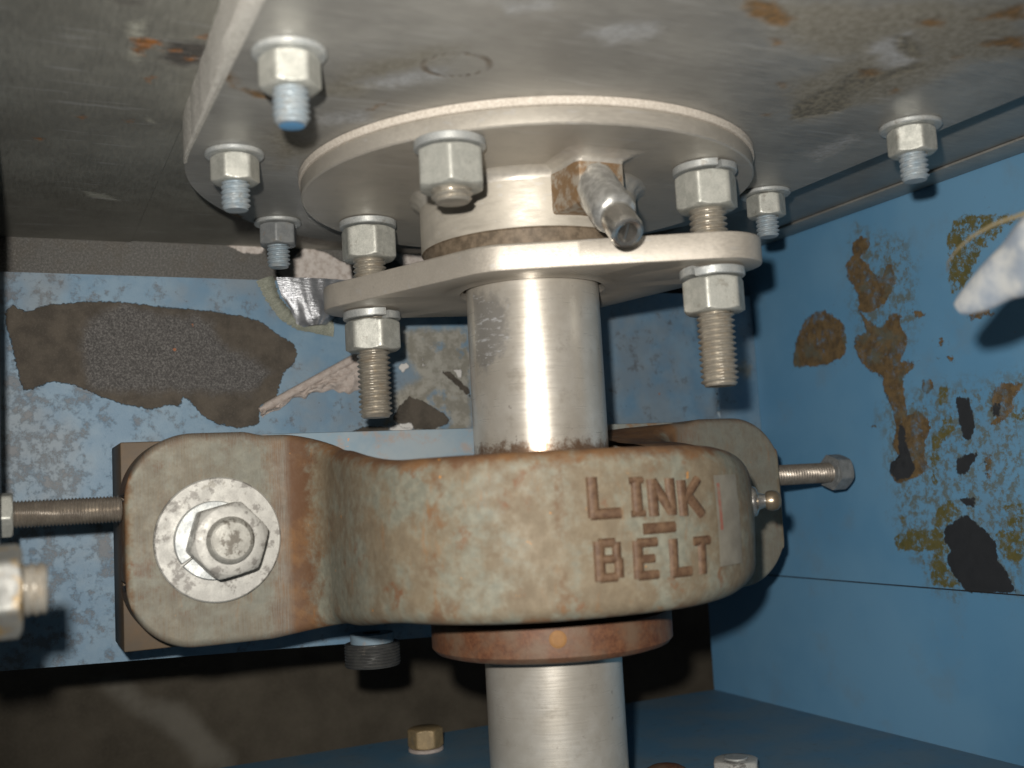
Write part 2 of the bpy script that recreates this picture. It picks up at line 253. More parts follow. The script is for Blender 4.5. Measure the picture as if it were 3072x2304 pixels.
bluep = M('blue_paint_dab'); bluep.set((.10, .27, .48), 0, .4); bluep = bluep.m

def mk_steel(name, base, dark, met=.6, rough=.42, masks=(), stretch=(1, 14, 14), rot=0, extra=None, streak=.5):
    m = M(name); co = m.mapp(scale=stretch, rot=(0, 0, rot)); br = m.noise(9, 6, .7, co=co); big = m.noise(60, 4, .6); mid = m.noise(14, 5, .65, seed=3)
    col = m.mix(m.ramp(m.math('ADD', m.math('MULTIPLY', br, streak), m.math('MULTIPLY', big, 1 - streak)), .34, .66), dark, base)
    col = m.mix(m.ramp(mid, .45, .75, 0, .45), col, tuple(c * .62 for c in base))
    rg = m.ramp(br, .3, .7, rough - .08, rough + .12); me_ = met
    for nm, c1, c2, amp, mm, sf in masks:
        k = m.mask(nm, amp, mm, sf, seed=len(nm)); cc = m.mix(m.ramp(m.noise(2.2, 5, .7, seed=4), .35, .65), c1, c2)
        col = m.mix(k, col, cc); rg = m.math('ADD', rg, m.math('MULTIPLY', k, .3)); me_ = m.math('SUBTRACT', me_, m.math('MULTIPLY', k, met))
        me_ = m.math('MAXIMUM', me_, 0.0); m.bump(k, .35, .5)
    col = m.mix(m.ramp(m.noise(2.2, 8, .75, seed=16), .60, .74, 0, .35), col, tuple(min(1, c * 1.7) for c in base))
    col = m.mix(m.ramp(m.noise(5, 8, .75, seed=18), .60, .72, 0, .35), col, tuple(c * .4 for c in base))
    sc = m.ramp(m.noise(30, 3, .5, co=m.mapp(scale=(1, 11, 11), rot=(0, 0, rot + .35), loc=(.3, .2, 0))), .63, .70, 0, .3); col = m.mix(sc, col, (.5, .5, .5))
    m.set(col, me_, rg); m.bump(br, .05, .5); m.bump(m.noise(1.1, 4, .7, seed=6), .05, .4)
    if extra: extra(m)
    return m
plate_m = mk_steel('dirty_brushed_steel', (.41, .40, .37), (.22, .215, .20), .35, .46, (
    ('stain', (.17, .155, .12), (.26, .245, .205), 9, 16, 7.0), ('smudge', (.38, .385, .39), (.27, .27, .26), 5, 5, 4.0), ('debris', (.22, .20, .15), (.09, .085, .07), 3.2, 4.5, 1.6), ('rust', (.24, .13, .045), (.10, .07, .035), 3.6, 4, 2.0),
    ('ringmark', (.20, .17, .13), (.12, .10, .08), .5, 3, .4))).m
ceil_m = mk_steel('dirty_ceiling_steel', (.33, .325, .285), (.19, .185, .16), .3, .5, (
    ('light', (.42, .42, .36), (.3, .3, .25), 3, 4, 2.0), ('dark', (.05, .048, .045), (.09, .08, .07), 3.5, 9, 3.0), ('rust', (.36, .14, .03), (.15, .08, .035), 3.6, 2.6, 1.6)), stretch=(9, 1.3, 9), streak=.35).m
disc_m = mk_steel('machined_disc_steel', (.50, .465, .405), (.39, .36, .315), .42, .46, rot=.3).m
rim_m = disc_m
gland_m = mk_steel('machined_gland_steel', (.52, .475, .41), (.40, .365, .315), .40, .45, rot=.8).m
hub_m = mk_steel('machined_hub_steel', (.50, .46, .39), (.41, .375, .315), .30, .5, stretch=(1, 1, 5)).m
weld_m = mk_steel('weld_steel', (.55, .515, .45), (.40, .37, .33), .4, .42, stretch=(2, 2, 2)).m
g = M('compressed_gasket'); n = g.noise(.8, 4, .7); g.set(g.mix(g.ramp(n, .35, .65), (.44, .39, .33), (.62, .57, .50)), 0, .85); g.bump(n, .3, .6); gasket_m = g.m
g = M('white_edge_sealant'); n = g.noise(1.1, 5, .75); g.set(g.mix(g.ramp(n, .3, .6), (.36, .34, .30), (.62, .60, .55)), 0, .85); g.bump(n, .5, .8); seal_m = g.m
g = M('packing_gap_brown'); n = g.noise(3, 5, .7); g.set(g.mix(g.ramp(n, .35, .65), (.10, .075, .05), (.19, .145, .10)), .1, .6); g.bump(n, .2, .5); packing_m = g.m

def mk_shaft():
    m = M('turned_shaft_steel'); co = m.mapp(scale=(.6, .6, 26)); ringn = m.noise(9, 5, .7, co=co); pt = m.noise(16, 5, .65, seed=2); sp = m.noise(3.0, 4, .6, seed=5)
    col = m.mix(m.ramp(pt, .4, .7), (.60, .555, .48), (.70, .66, .59)); col = m.mix(m.ramp(sp, .68, .76, 0, .6), col, (.25, .20, .17))
    # worn scratched band on the left flank near the seal
    d = m.attr('scuff'); n3 = m.noise(4, 5, .65, seed=8); k = m.ramp(m.math('ADD', d, m.math('MULTIPLY', m.math('SUBTRACT', n3, .5), 14)), 2.5, -2.5)
    col = m.mix(m.math('MULTIPLY', k, .6), col, (.27, .26, .25)); col = m.mix(m.math('MULTIPLY', k, m.ramp(m.noise(5, 5, .7, co=m.mapp(scale=(1, 1, 3.2), rot=(0, .35, .0))), .55, .62, 0, .9)), col, (.8, .8, .8))
    zc = m.sep()[2]; nr = m.noise(4, 7, .75, seed=14); rr_ = m.ramp(m.math('ADD', zc, m.math('MULTIPLY', m.math('SUBTRACT', nr, .5), .016)), .0150, .0105, 0, .9); lo = m.ramp(zc, -.02, -.01); col = m.mix(m.math('MULTIPLY', rr_, lo), col, (.17, .09, .045))
    vs = m.ramp(m.noise(10, 8, .75, seed=15), .54, .68, 0, .45); col = m.mix(vs, col, (.40, .355, .29))
    m.set(col, .6, m.ramp(ringn, .3, .7, .27, .36)); m.bump(ringn, .04, .3); return m.m
shaft_m = mk_shaft()

def mk_cast():
    m = M('worn_cast_iron_paint'); a = m.noise(26, 6, .62, seed=1); b = m.noise(7, 6, .7, seed=2); c = m.noise(15, 5, .65, seed=3); x = m.sep()
    paint = m.mix(m.ramp(m.noise(3, 4, .6, seed=9), .3, .7), (.165, .165, .13), (.235, .23, .18))
    tan = m.mix(m.ramp(b, .35, .65), (.215, .15, .085), (.145, .092, .048))
    k = m.ramp(m.math('ADD', m.math('MULTIPLY', a, .55), m.math('MULTIPLY', b, .45)), .41, .56)
    col = m.mix(m.math('MULTIPLY', k, .62), paint, tan)
    red = m.ramp(m.math('ADD', m.math('MULTIPLY', c, .6), m.math('MULTIPLY', b, .4)), .56, .66, 0, .8)
    col = m.mix(red, col, (.17, .075, .035)); col = m.mix(m.ramp(m.noise(2.6, 8, .75, seed=31), .58, .70, 0, .6), col, (.13, .09, .06)); col = m.mix(m.ramp(m.noise(11, 8, .7, seed=33), .56, .68, 0, .2), col, (.21, .215, .185))
    neck = m.attr('neck')      # rusty hollow between foot and housing, and the rusty edges
    nk = m.ramp(m.math('ADD', neck, m.math('MULTIPLY', m.math('SUBTRACT', b, .5), 1.6)), .35, .95, 0, .85)
    col = m.mix(nk, col, m.mix(m.ramp(c, .4, .65), (.115, .05, .022), (.205, .10, .038)))
    col = m.mix(m.ramp(m.noise(4.5, 4, .6, seed=12), .70, .74, 0, .9), col, (.50, .22, .05))
    br = m.noise(8, 5, .7, co=m.mapp(scale=(22, 1, .8)), seed=0)
    face = m.attr('foot'); col = m.mix(m.math('MULTIPLY', face, m.ramp(br, .35, .62, .25, .7)), col, (.215, .21, .18))
    st = m.ramp(m.noise(7, 8, .75, co=m.mapp(scale=(1, 1, .22), loc=(.4, .1, 0))), .57, .70, 0, .6); col = m.mix(st, col, (.26, .125, .045))
    m.set(col, m.math('MULTIPLY', face, .25), m.ramp(b, .3, .7, .58, .74), .35); m.bump(b, .5, .35); m.bump(m.noise(1.0, 4, .7, seed=7), .14, .5); m.bump(c, 1.0, .25); return m.m
cast_m = mk_cast()
g = M('cast_letter_rust'); n = g.noise(2.2, 5, .7); g.set(g.mix(g.ramp(n, .3, .7), (.075, .038, .02), (.15, .09, .05)), 0, .65); g.bump(n, .3, .5); letter_m = g.m
g = M('rusty_collar'); n = g.noise(2.0, 6, .75); n2 = g.noise(14, 4, .6, seed=3); g.set(g.mix(g.ramp(n2, .4, .68), g.mix(g.ramp(n, .3, .7), (.085, .032, .016), (.175, .075, .034)), (.15, .095, .06)), .1, .6); g.bump(n, .25, .6); collar_m = g.m
g = M('orange_rust_spot'); n = g.noise(1.2, 4, .7); g.set(g.mix(n, (.20, .10, .035), (.34, .17, .055)), 0, .7); orange_m = g.m
g = M('boss_rust_steel'); n = g.noise(5, 6, .7); n2 = g.noise(1.5, 4, .7, seed=3); g.set(g.mix(g.ramp(n, .44, .60), g.mix(n2, (.17, .10, .05), (.27, .175, .095)), (.34, .30, .245)), .3, .5); g.bump(n2, .2, .5); boss_m = g.m
g = M('chrome_nozzle'); n = g.noise(3, 4, .6); g.set(g.mix(g.ramp(n, .4, .7), (.62, .60, .56), (.80, .78, .74)), .92, .2); g.bump(n, .2, .3); chrome_m = g.m
g = M('galvanised_nozzle'); n = g.noise(2.5, 5, .7); g.set(g.mix(g.ramp(n, .4, .65), (.48, .48, .46), (.72, .72, .70)), .75, .3); g.bump(n, .15, .3); noz_m = g.m
g = M('dark_hole'); g.set((.015, .014, .013), 0, .8); hole_m = g.m

def mk_beam():
    m = M('chipped_blue_beam_paint'); sp = m.noise(6, 12, .72, seed=1); big = m.noise(38, 4, .6, seed=2); tiny = m.noise(1.0, 3, .6, seed=3)
    blue = m.mix(m.ramp(m.noise(14, 4, .6, seed=4), .35, .65), (.115, .215, .315), (.165, .262, .35))
    blue = m.mix(m.ramp(big, .45, .65, 0, .45), blue, (.22, .22, .21))
    x = m.sep()
    # more rust freckles low on the left, fewer to the right
    dens = m.math('ADD', m.ramp(x[0], -.06, -.17, 0, .075), m.math('MULTIPLY', m.math('SUBTRACT', big, .5), .22))
    dens = m.math('ADD', dens, m.ramp(x[2], .05, -.02, 0, .02))
    fk = m.ramp(m.math('ADD', sp, dens), .56, .70)
    col = m.mix(m.math('MULTIPLY', fk, .62), blue, m.mix(tiny, (.052, .044, .04), (.092, .076, .066)))
    dirt = m.mask('dirt', 6, 9, 3.0, seed=5); dc = m.mix(m.ramp(m.noise(6, 6, .7, seed=6), .4, .6), (.22, .20, .155), (.34, .32, .27))
    dk2 = m.math('MULTIPLY', dirt, m.ramp(m.noise(13, 5, .65, seed=11), .62, .5, .15, .92)); col = m.mix(dk2, col, dc)
    dark = m.mask('dark', 1.6, 1.8, .25, seed=7, detail=8); fine = m.noise(.9, 9, .85, seed=8)
    dcol = m.mix(m.ramp(m.noise(9, 5, .6, seed=9), .35, .65), (.05, .041, .031), (.085, .07, .053)); dcol = m.mix(m.ramp(fine, .5, .7, 0, .4), dcol, (.20, .175, .14))
    col = m.mix(dark, col, dcol)
    gr = m.math('MULTIPLY', m.mask('grain', 5, 8, 3.0, seed=10), dark); grc = m.mix(m.ramp(m.noise(.9, 9, .85, seed=13), .42, .66), (.045, .042, .04), (.19, .18, .17)); col = m.mix(gr, col, grc)
    wh = m.mask('white', 1.4, 2.4, .25, seed=14); col = m.mix(wh, col, (.62, .60, .57))
    chip = m.ramp(m.noise(9, 3, .5, seed=21), .745, .76); col = m.mix(chip, col, (.30, .12, .06))
    pit = m.ramp(m.noise(2.4, 2, .5, seed=22), .76, .78); col = m.mix(pit, col, (.06, .05, .045))
    m.set(col, 0, m.ramp(dark, 0, 1, .45, .8), .5)
    m.bump(m.math('SUBTRACT', 1.0, dark), .5, .9); m.bump(wh, .6, .8); m.bump(fine, .18, .5); m.bump(fk, -.12, .5); m.bump(m.noise(22, 3, .5, seed=15), .7, .3); return m.m
beam_m = mk_beam()
def mk_wall():
    m = M('blue_wall_paint'); big = m.noise(70, 4, .55, seed=1); fine = m.noise(1.2, 4, .7, seed=2)
    col = m.mix(m.ramp(big, .35, .65), (.115, .28, .455), (.145, .315, .485)); col = m.mix(m.ramp(m.noise(25, 6, .65, seed=3), .52, .72, 0, .4), col, (.16, .25, .33))
    col = m.mix(m.ramp(m.noise(4, 4, .65, seed=30), .70, .76, 0, .5), col, (.2, .22, .24))
    fa = m.mask('faint', 14, 12, 6, seed=51); col = m.mix(m.math('MULTIPLY', fa, m.ramp(m.noise(5, 10, .8, seed=52), .47, .56, 0, .75)), col, (.13, .12, .06))
    ol = m.mask('olive', 4.5, 4, .5, seed=4, detail=12); speck = m.ramp(m.noise(4.5, 12, .8, seed=5), .42, .52); ocol = m.mix(m.ramp(m.noise(5, 5, .7, seed=6), .35, .65), (.10, .095, .035), (.145, .125, .045))
    col = m.mix(m.math('MULTIPLY', ol, speck), col, ocol)
    d_ = m.math('MINIMUM', m.attr('olive'), m.attr('brown')); sc_ = m.math('MULTIPLY', m.ramp(m.noise(2.6, 8, .75, seed=41), .62, .68), m.ramp(d_, 13, 0, 0, .85)); col = m.mix(sc_, col, (.10, .085, .05))
    bnv = m.noise(5, 10, .75, seed=8); br = m.mask('brown', 3.0, 2.6, .35, seed=7, detail=12); bcol = m.mix(m.ramp(bnv, .35, .65), (.085, .058, .03), (.19, .125, .055)); bcol = m.mix(m.ramp(m.noise(12, 4, .6, seed=9), .52, .66, 0, .65), bcol, (.10, .12, .10))
    br = m.math('MULTIPLY', br, m.ramp(m.noise(9, 12, .8, seed=43), .36, .50, .3, 1.0)); col = m.mix(br, col, bcol)
    bk = m.mask('black', 2.2, 2.6, .3, seed=10, detail=12); col = m.mix(bk, col, m.mix(bnv, (.018, .02, .024), (.045, .048, .052)))
    tick = m.ramp(m.noise(3.2, 3, .6, seed=17), .79, .80); col = m.mix(tick, col, (.05, .06, .07))
    m.set(col, 0, m.ramp(br, 0, 1, .42, .7), .45); m.bump(m.math('SUBTRACT', 1.0, br), .25, .7); m.bump(fine, .05, .3); m.bump(big, 1.2, .2); return m.m
wall_m = mk_wall()
def mk_back():
    m = M('gritty_back_wall'); x = m.sep(); fine = m.noise(.9, 9, .85, seed=1); mid = m.noise(9, 5, .65, seed=2)
    brown = m.mix(m.ramp(m.noise(34, 5, .6, seed=3), .3, .7), (.085, .072, .052), (.135, .116, .086)); brown = m.mix(m.ramp(m.noise(1.6, 4, .7, seed=5), .45, .75, 0, .4), brown, (.22, .19, .15))
    grit = m.mix(m.ramp(fine, .42, .7), (.10, .097, .09), (.32, .31, .29)); grit = m.mix(m.ramp(mid, .45, .7, 0, .5), grit, (.13, .115, .095))
    grit = m.mix(m.ramp(m.math('ADD', m.math('MULTIPLY', fine, .7), m.math('MULTIPLY', mid, .3)), .58, .64, 0, .8), grit, (.6, .58, .55))
    col = m.mix(m.ramp(x[2], .06, .08), brown, grit)
    wh = m.mask('white', 2.6, 5, .35, seed=6); wn = m.noise(3, 6, .7, seed=7); col = m.mix(wh, col, m.mix(m.ramp(wn, .3, .6), (.45, .38, .33), (.72, .66, .61)))
    sm = m.mask('smear', 5, 22, 6.0, seed=8); col = m.mix(m.math('MULTIPLY', sm, .5), col, (.33, .31, .26))
    m.set(col, 0, .75, .3); m.bump(wh, 1.0, .9); m.bump(wn, .8, .5); m.bump(fine, .25, .5); return m.m
back_m = mk_back()
g = M('blue_floor_paint'); n = g.noise(30, 5, .6); n2 = g.noise(5, 4, .65, seed=2); c_ = g.mix(g.ramp(n, .35, .65), (.085, .195, .30), (.13, .205, .265)); c_ = g.mix(g.ramp(n2, .55, .75, 0, .5), c_, (.09, .10, .10)); g.set(c_, 0, .6); g.bump(n2, .1, .3); floor_m = g.m
g = M('pad_block_paint'); n = g.noise(9, 6, .7); n2 = g.noise(30, 4, .6, seed=2); c_ = g.mix(g.ramp(n2, .4, .6), (.19, .27, .33), (.26, .31, .34)); c_ = g.mix(g.ramp(n, .50, .66, 0, .75), c_, (.30, .25, .22)); c_ = g.mix(g.ramp(g.noise(8, 3, .5, seed=6), .71, .73), c_, (.55, .27, .12))
x_ = g.sep(); edge = g.ramp(g.math('ADD', x_[0], g.math('MULTIPLY', g.math('SUBTRACT', n, .5), .01)), -.118, -.126); c_ = g.mix(edge, c_, g.mix(n, (.06, .056, .047), (.135, .08, .035))); rt_ = g.ramp(g.math('ADD', x_[0], g.math('MULTIPLY', g.math('SUBTRACT', n, .5), .02)), .015, .03); c_ = g.mix(rt_, c_, g.mix(g.ramp(n, .45, .6), (.235, .25, .23), (.24, .16, .10))); g.set(c_, 0, .6); g.bump(n, .2, .4); pad_m = g.m
g = M('crumbling_caulk'); n = g.noise(2.5, 6, .75); g.set(g.mix(g.ramp(n, .25, .65), (.33, .27, .235), (.48, .42, .38)), 0, .85); g.bump(n, .6, .8); caulk_m = g.m
g = M('silver_duct_tape'); n = g.noise(6, 4, .6); n2 = g.noise(3, 4, .6, co=g.mapp(scale=(1, 1, 6), rot=(0, .5, 0)), seed=0); g.set(g.mix(g.ramp(n, .3, .7), (.34, .35, .37), (.50, .51, .53)), .7, .3); g.bump(n2, .5, .5); tape_m = g.m
g = M('tape_cloth_backing'); n = g.noise(1.0, 3, .6, co=g.mapp(scale=(1, 1, 5))); g.set(g.mix(g.ramp(n, .35, .65), (.20, .21, .165), (.33, .34, .28)), 0, .8); g.bump(n, .3, .8); cloth_m = g.m
g = M('pale_blue_rag'); n = g.noise(7, 5, .65); g.set(g.mix(g.ramp(n, .35, .65), (.17, .20, .24), (.32, .33, .33)), 0, .8); g.bump(n, .5, .4); rag_m = g.m
g = M('straw_string'); g.set((.17, .14, .08), 0, .85); string_m = g.m
g = M('paper_sticker'); n = g.noise(7, 5, .6); x_ = g.sep(); g.set(g.mix(g.ramp(n, .3, .7), (.185, .165, .13), (.245, .225, .18)), 0, .5); sticker_m = g.m
g = M('red_ink'); n = g.noise(3, 4, .7); g.set(g.mix(g.ramp(n, .4, .7), (.27, .10, .07), (.24, .19, .14)), 0, .5); red_m = g.m
g = M('black_rubber'); g.set((.02, .02, .02), 0, .6); black_m = g.m
g = M('aged_bronze_ball'); n = g.noise(2, 4, .6); g.set(g.mix(n, (.16, .12, .08), (.34, .28, .2)), .7, .3); ball_m = g.m
g = M('dark_frame_paint'); n = g.noise(12, 4, .6); g.set(g.mix(n, (.05, .07, .09), (.10, .13, .16)), 0, .6); frame_m = g.m

# ------------------------------------------------------------------ setting
W_X = 205.0; B_Y = 130.0; K_Y = 195.0; F_Z = -130.3; CE_Z = 129.8
def sheet(name, fn, nu, nv, mat, mk, coords, parent=None, recalc=False):
    V, F = grid(fn, nu, nv); mb = MB(); mb.add(V, F); P = np.array([[p[a] for a in coords] for p in V])
    return build(name, mb, mat, parent, smooth=0, attrs={k: sd_polys(P, D[v]) for k, v in mk.items()}, recalc=recalc)
# right wall: upper panel laps 1.5 mm proud of the lower one along a seam
wall = sheet('right_wall', lambda i, j: (W_X, -330 + (K_Y + 330) * i / 330, -58.3 + (CE_Z + 58.3) * j / 140), 331, 141, wall_m, dict(brown='wall_brown', black='wall_black', olive='wall_olive', faint='wall_faint'), (1, 2))
tag(wall, kind='structure')
lap = box(W_X + .1, W_X + 1.9, -330, K_Y, -58.9, -58.35); lap_o = build('panel_seam', lap, hole_m, wall, smooth=0)
lw = sheet('lower_panel', lambda i, j: (W_X + .9, -330 + (K_Y + 330) * i / 240, F_Z - 3 + (-58.6 - F_Z + 3) * j / 30), 241, 31, wall_m, dict(brown='wall_brown', black='wall_black', olive='wall_olive', faint='wall_faint'), (1, 2), wall)
back = sheet('back_wall', lambda i, j: (-330 + (W_X + 330) * i / 300, K_Y, 58 + (CE_Z + 1 - 58) * j / 60), 301, 61, back_m, dict(white='back_white', smear='none'), (0, 2)); tag(back, kind='structure')
farw = sheet('far_wall', lambda i, j: (-900 + 2100 * i / 300, 430, -420 + 620 * j / 100), 301, 101, back_m, dict(white='none', smear='smear'), (0, 2)); tag(farw, kind='structure')
flo = build('floor', box(-330, W_X + 1.5, -330, K_Y - .2, F_Z - 6, F_Z), floor_m, smooth=0); tag(flo, kind='structure')
ceil = sheet('ceiling', lambda i, j: (-330 + 206.4 * i / 180, -330 + (K_Y + 330) * j / 360, CE_Z), 181, 361, ceil_m, dict(rust='ceil_rust', dark='ceil_dark', light='ceil_light'), (0, 1)); tag(ceil, kind='structure')
ceil2 = sheet('ceiling_panel', lambda i, j: (-123.6 + (W_X + 123.6) * i / 60, -330 + (K_Y + 330) * j / 60, CE_Z + .6), 61, 61, ceil_m, dict(rust='ceil_rust', dark='ceil_dark', light='ceil_light'), (0, 1), ceil)
# steel strip between the end plate and the right wall, separated by an open slot
strip = MB(); strip.join(box(134.5, W_X - .4, -330, 190, CE_Z - 3.4, CE_Z + .2, .6)); strip.join(box(W_X - 17, W_X - .5, -330, 190, CE_Z - 4.6, CE_Z - 3.5, .3))
st = build('ceiling_flange', strip, plate_m, ceil, attrs=dict(rust=[40] * len(strip.v), debris=[40] * len(strip.v), ringmark=[40] * len(strip.v), smudge=[40] * len(strip.v), stain=[40] * len(strip.v)), recalc=True)
# blue support beam in front of the back wall
def beam_z(x, t):
    b = -64.0 + (x + 183) * (-12.0 / 346.0) + 26 * (0 if x < 118 else min(1, (x - 118) / 24)); return b + (99.3 - b) * t
beam = empty('support_beam', (0, B_Y, -70)); tag(beam, 'light blue painted steel beam with a large dark bare patch, behind the shaft and bearing', 'beam')
N1, N2 = 340, 150; x0, x1 = -300, W_X - .3
V, F = grid(lambda i, j: (x0 + (x1 - x0) * i / (N1 - 1), B_Y, beam_z(x0 + (x1 - x0) * i / (N1 - 1), j / (N2 - 1))), N1, N2)
mb = MB(); mb.add(V, F); P = np.array([(p[0], p[2]) for p in V])
web = build('beam_face', mb, beam_m, beam, smooth=0, attrs={k: sd_polys(P, D['beam_' + k]) for k in ('dark', 'grain', 'dirt', 'white')}, recalc=False); web.location = (0, -B_Y * S, 70 * S)
mb = MB(); bz0, bz1 = beam_z(x0, 0), beam_z(x1, 0)
mb.add([(x0, B_Y + .01, bz0), (x1, B_Y + .01, bz1), (x1, B_Y + 9, bz1), (x0, B_Y + 9, bz0), (x0, B_Y + .01, 99.3), (x1, B_Y + .01, 99.3), (x1, B_Y + 9, 99.3), (x0, B_Y + 9, 99.3)], [(0, 1, 2, 3), (4, 7, 6, 5), (3, 2, 6, 7), (0, 3, 7, 4), (1, 5, 6, 2)])
o = build('beam_edge', mb, pad_m, beam, smooth=0); o.location = (0, -B_Y * S, 70 * S)
# weld run where beam meets the right wall
wb = tube([(176.6 + .25 * math.sin(i * .7), B_Y - .1, 18 + 62 * i / 60) for i in range(61)], [.8 + .12 * math.sin(i * .9) for i in range(61)], 8)
sealb = M('seam_sealer'); nn = sealb.noise(4, 5, .7); sealb.set(sealb.mix(sealb.ramp(nn, .4, .6), (.14, .26, .38), (.36, .42, .46)), 0, .5)
o = build('seam_bead', wb, sealb.m, beam); o.location = (0, -B_Y * S, 70 * S)
# left frame edge
lf = build('left_wall', box(-235, -182.2, 20, B_Y - .5, -40, CE_Z - .5), frame_m, smooth=0); tag(lf, kind='structure')

# ------------------------------------------------------------------ U-shaped end plate
XC, RP = -2.25, 122.25
ep = empty('trough_end_plate', (XC, 0, 115.5)); tag(ep, 'large round-bottomed dull steel end plate bolted overhead, with rust and dirt streaks', 'steel plate')
NT, NS = 170, 260
def epf(i, j):
    t = -PI / 2 + PI * i / (NT - 1); x = XC + RP * math.sin(t); ya = RP * math.cos(t)
    return (x, -330 + (ya + 330) * (j / (NS - 1)), 115.5)
V, F = grid(epf, NT, NS); P = np.array([(p[0], p[1]) for p in V])
nb = len(V)
rim_idx = [j * NT for j in range(NS)] + [(NS - 1) * NT + i for i in range(1, NT)] + [j * NT + NT - 1 for j in range(NS - 2, -1, -1)]
for k in rim_idx: x, y, z = V[k]; V.append((x, y, CE_Z + .3))
for a in range(len(rim_idx) - 1): F.append((rim_idx[a], rim_idx[a + 1], nb + a + 1, nb + a))
P = np.array([(p[0], p[1]) for p in V])
cx_, cy_ = -65.8, -92.2; w_ = P - np.array([cx_, cy_]); u_ = w_ @ np.array([.93, -.38]); v_ = w_ @ np.array([.38, .93])
rm = np.abs(np.hypot(u_ / 9.3, v_ / 8.0) - 1) * 8 - .75
mb = MB(); mb.add(V, F)
pl = build('plate', mb, plate_m, ep, smooth=30, attrs=dict(rust=sd_polys(P, D['plate_rust']), debris=sd_polys(P, D['plate_debris']), ringmark=rm, smudge=sd_polys(P, D['plate_smudge']), stain=sd_polys(P, D['plate_stain'])), recalc=False)
pl.location = (-XC * S, 0, -115.5 * S)
# sealant bead along the left edge, in two lengths with a blob where they meet
def bead(y0, y1, w0, w1):
    n = 40; V = []; F = []
    for i in range(n + 1):
        f = i / n; y = y0 + (y1 - y0) * f; w = w0 + (w1 - w0) * f; j = .35 * noise.noise(Vector((y * .11, 3, 1))); xe = XC - math.sqrt(max(0, RP * RP - max(0, y) ** 2))
        V += [(xe + .8, y, 115.45), (xe - .3 * w + j * .4, y, 114.9), (xe - w * .75 + j, y, 115.3), (xe - w + j, y, 116.6), (xe - w + j, y, CE_Z - .1)]
    for i in range(n):
        for k in range(4): a = i * 5 + k; F.append((a, a + 1, a + 6, a + 5))
    m_ = MB(); m_.add(V, F); return m_
for args in ((-330, -84.5, 4.2, 4.0), (-84.5, 14, 3.4, .3)):
    o = build('edge_bead', bead(*args), seal_m, ep, recalc=True); o.location = (-XC * S, 0, -115.5 * S)

# ------------------------------------------------------------------ fasteners
def az_rot(az): return R_(az)        # hexnut has a flat centred at angle 0
def plate_bolt(loc, az, label, end=95.5, wr=9.8, matn=galv, tipm=thr_blue, ztop=115.5, scale=1.0):
    t = empty('plate_bolt', loc); tag(t, label, 'bolt', 'bolts around the rim of the end plate')
    build('washer', ring(5, wr, -1.7, -.02, 56, .35), galv_w, t)
    nut = hexnut(14.3 * scale, 9.0, 4.7, R_(az)).xf(Matrix.Translation((0, 0, -10.8))); build('hex_nut', nut, matn, t)
    build('stud', thread(4.8, end - ztop, -1.0, 1.75, .95, 28, 8, .7), tipm, t, smooth=24)
    return t
b_a = plate_bolt((-111.6, -88, 115.5), -100, 'large-looking near bolt at upper left whose tip is painted blue, beside the pale bead')
build('painted_tip', lathe([(3.3, -20.45), (3.0, -20.5), (.01, -20.5)], 24), bluep, b_a)
plate_bolt((-109.6, -1, 115.5), -95, 'plate bolt at left where the pale edge bead ends, just inside the curved plate edge')
plate_bolt((-75.7, 85, 115.5), -79, 'dull bluish grey plate bolt in front of the white crust, left of the gland stud', matn=galv_dull)
plate_bolt((108.8, -6, 115.5), -118, 'small plate bolt at the right of the round flange, above the corner of the gland', end=96.3, wr=10.4)
plate_bolt((104.2, -91, 115.5), -140, 'rightmost plate bolt with a bright front flat, its shadow falling on the blue wall', wr=10.4)

HX = 'threaded studs through the shaft seal flange'
def stud_bolt(name, loc, az, label, z_end, gland=True, rot_lw=(0, 0)):
    t = empty(name, loc); tag(t, label, 'bolt', HX)
    build('lock_washer', lockwasher(6.6, 11.3, 2.6, .06, R_(rot_lw[0]), .5).xf(Matrix.Translation((0, 0, -2.9))), galv_w, t)
    build('hex_nut', hexnut(19.4, 12.6, 6.2, R_(az)).xf(Matrix.Translation((0, 0, -15.9))), galv, t)
    build('stud', thread(6.6, z_end - 106.8, -1, 2.0, 1.25, 32, 8, .8), thr_beige, t, smooth=24)
    if gland:
        build('lock_washer', lockwasher(6.6, 11.3, 3.0, .06, R_(rot_lw[1]), .9).xf(Matrix.Translation((0, 0, 66.9 - 106.8))), galv_w, t)
        build('hex_nut', hexnut(19.4, 12.0, 6.2, R_(az + (4 if az < -115 else 2))).xf(Matrix.Translation((0, 0, 54.4 - 106.8))), galv, t)
    return t
stud_bolt('flange_stud', (-54, -56, 106.8), -82.6, 'short thick stud with one nut on the round flange, its blunt end against the hub', 87.0, False, (60, 0))
stud_bolt('gland_stud', (-48.9, 45, 106.8), -123, 'long threaded stud through the left end of the gland plate, before the beam', 28.2, True, (20, -75))
stud_bolt('gland_stud', (43.4, -54, 106.8), -110, 'long threaded stud through the right end of the gland plate, split washer above', 29.0, True, (-98, -160))

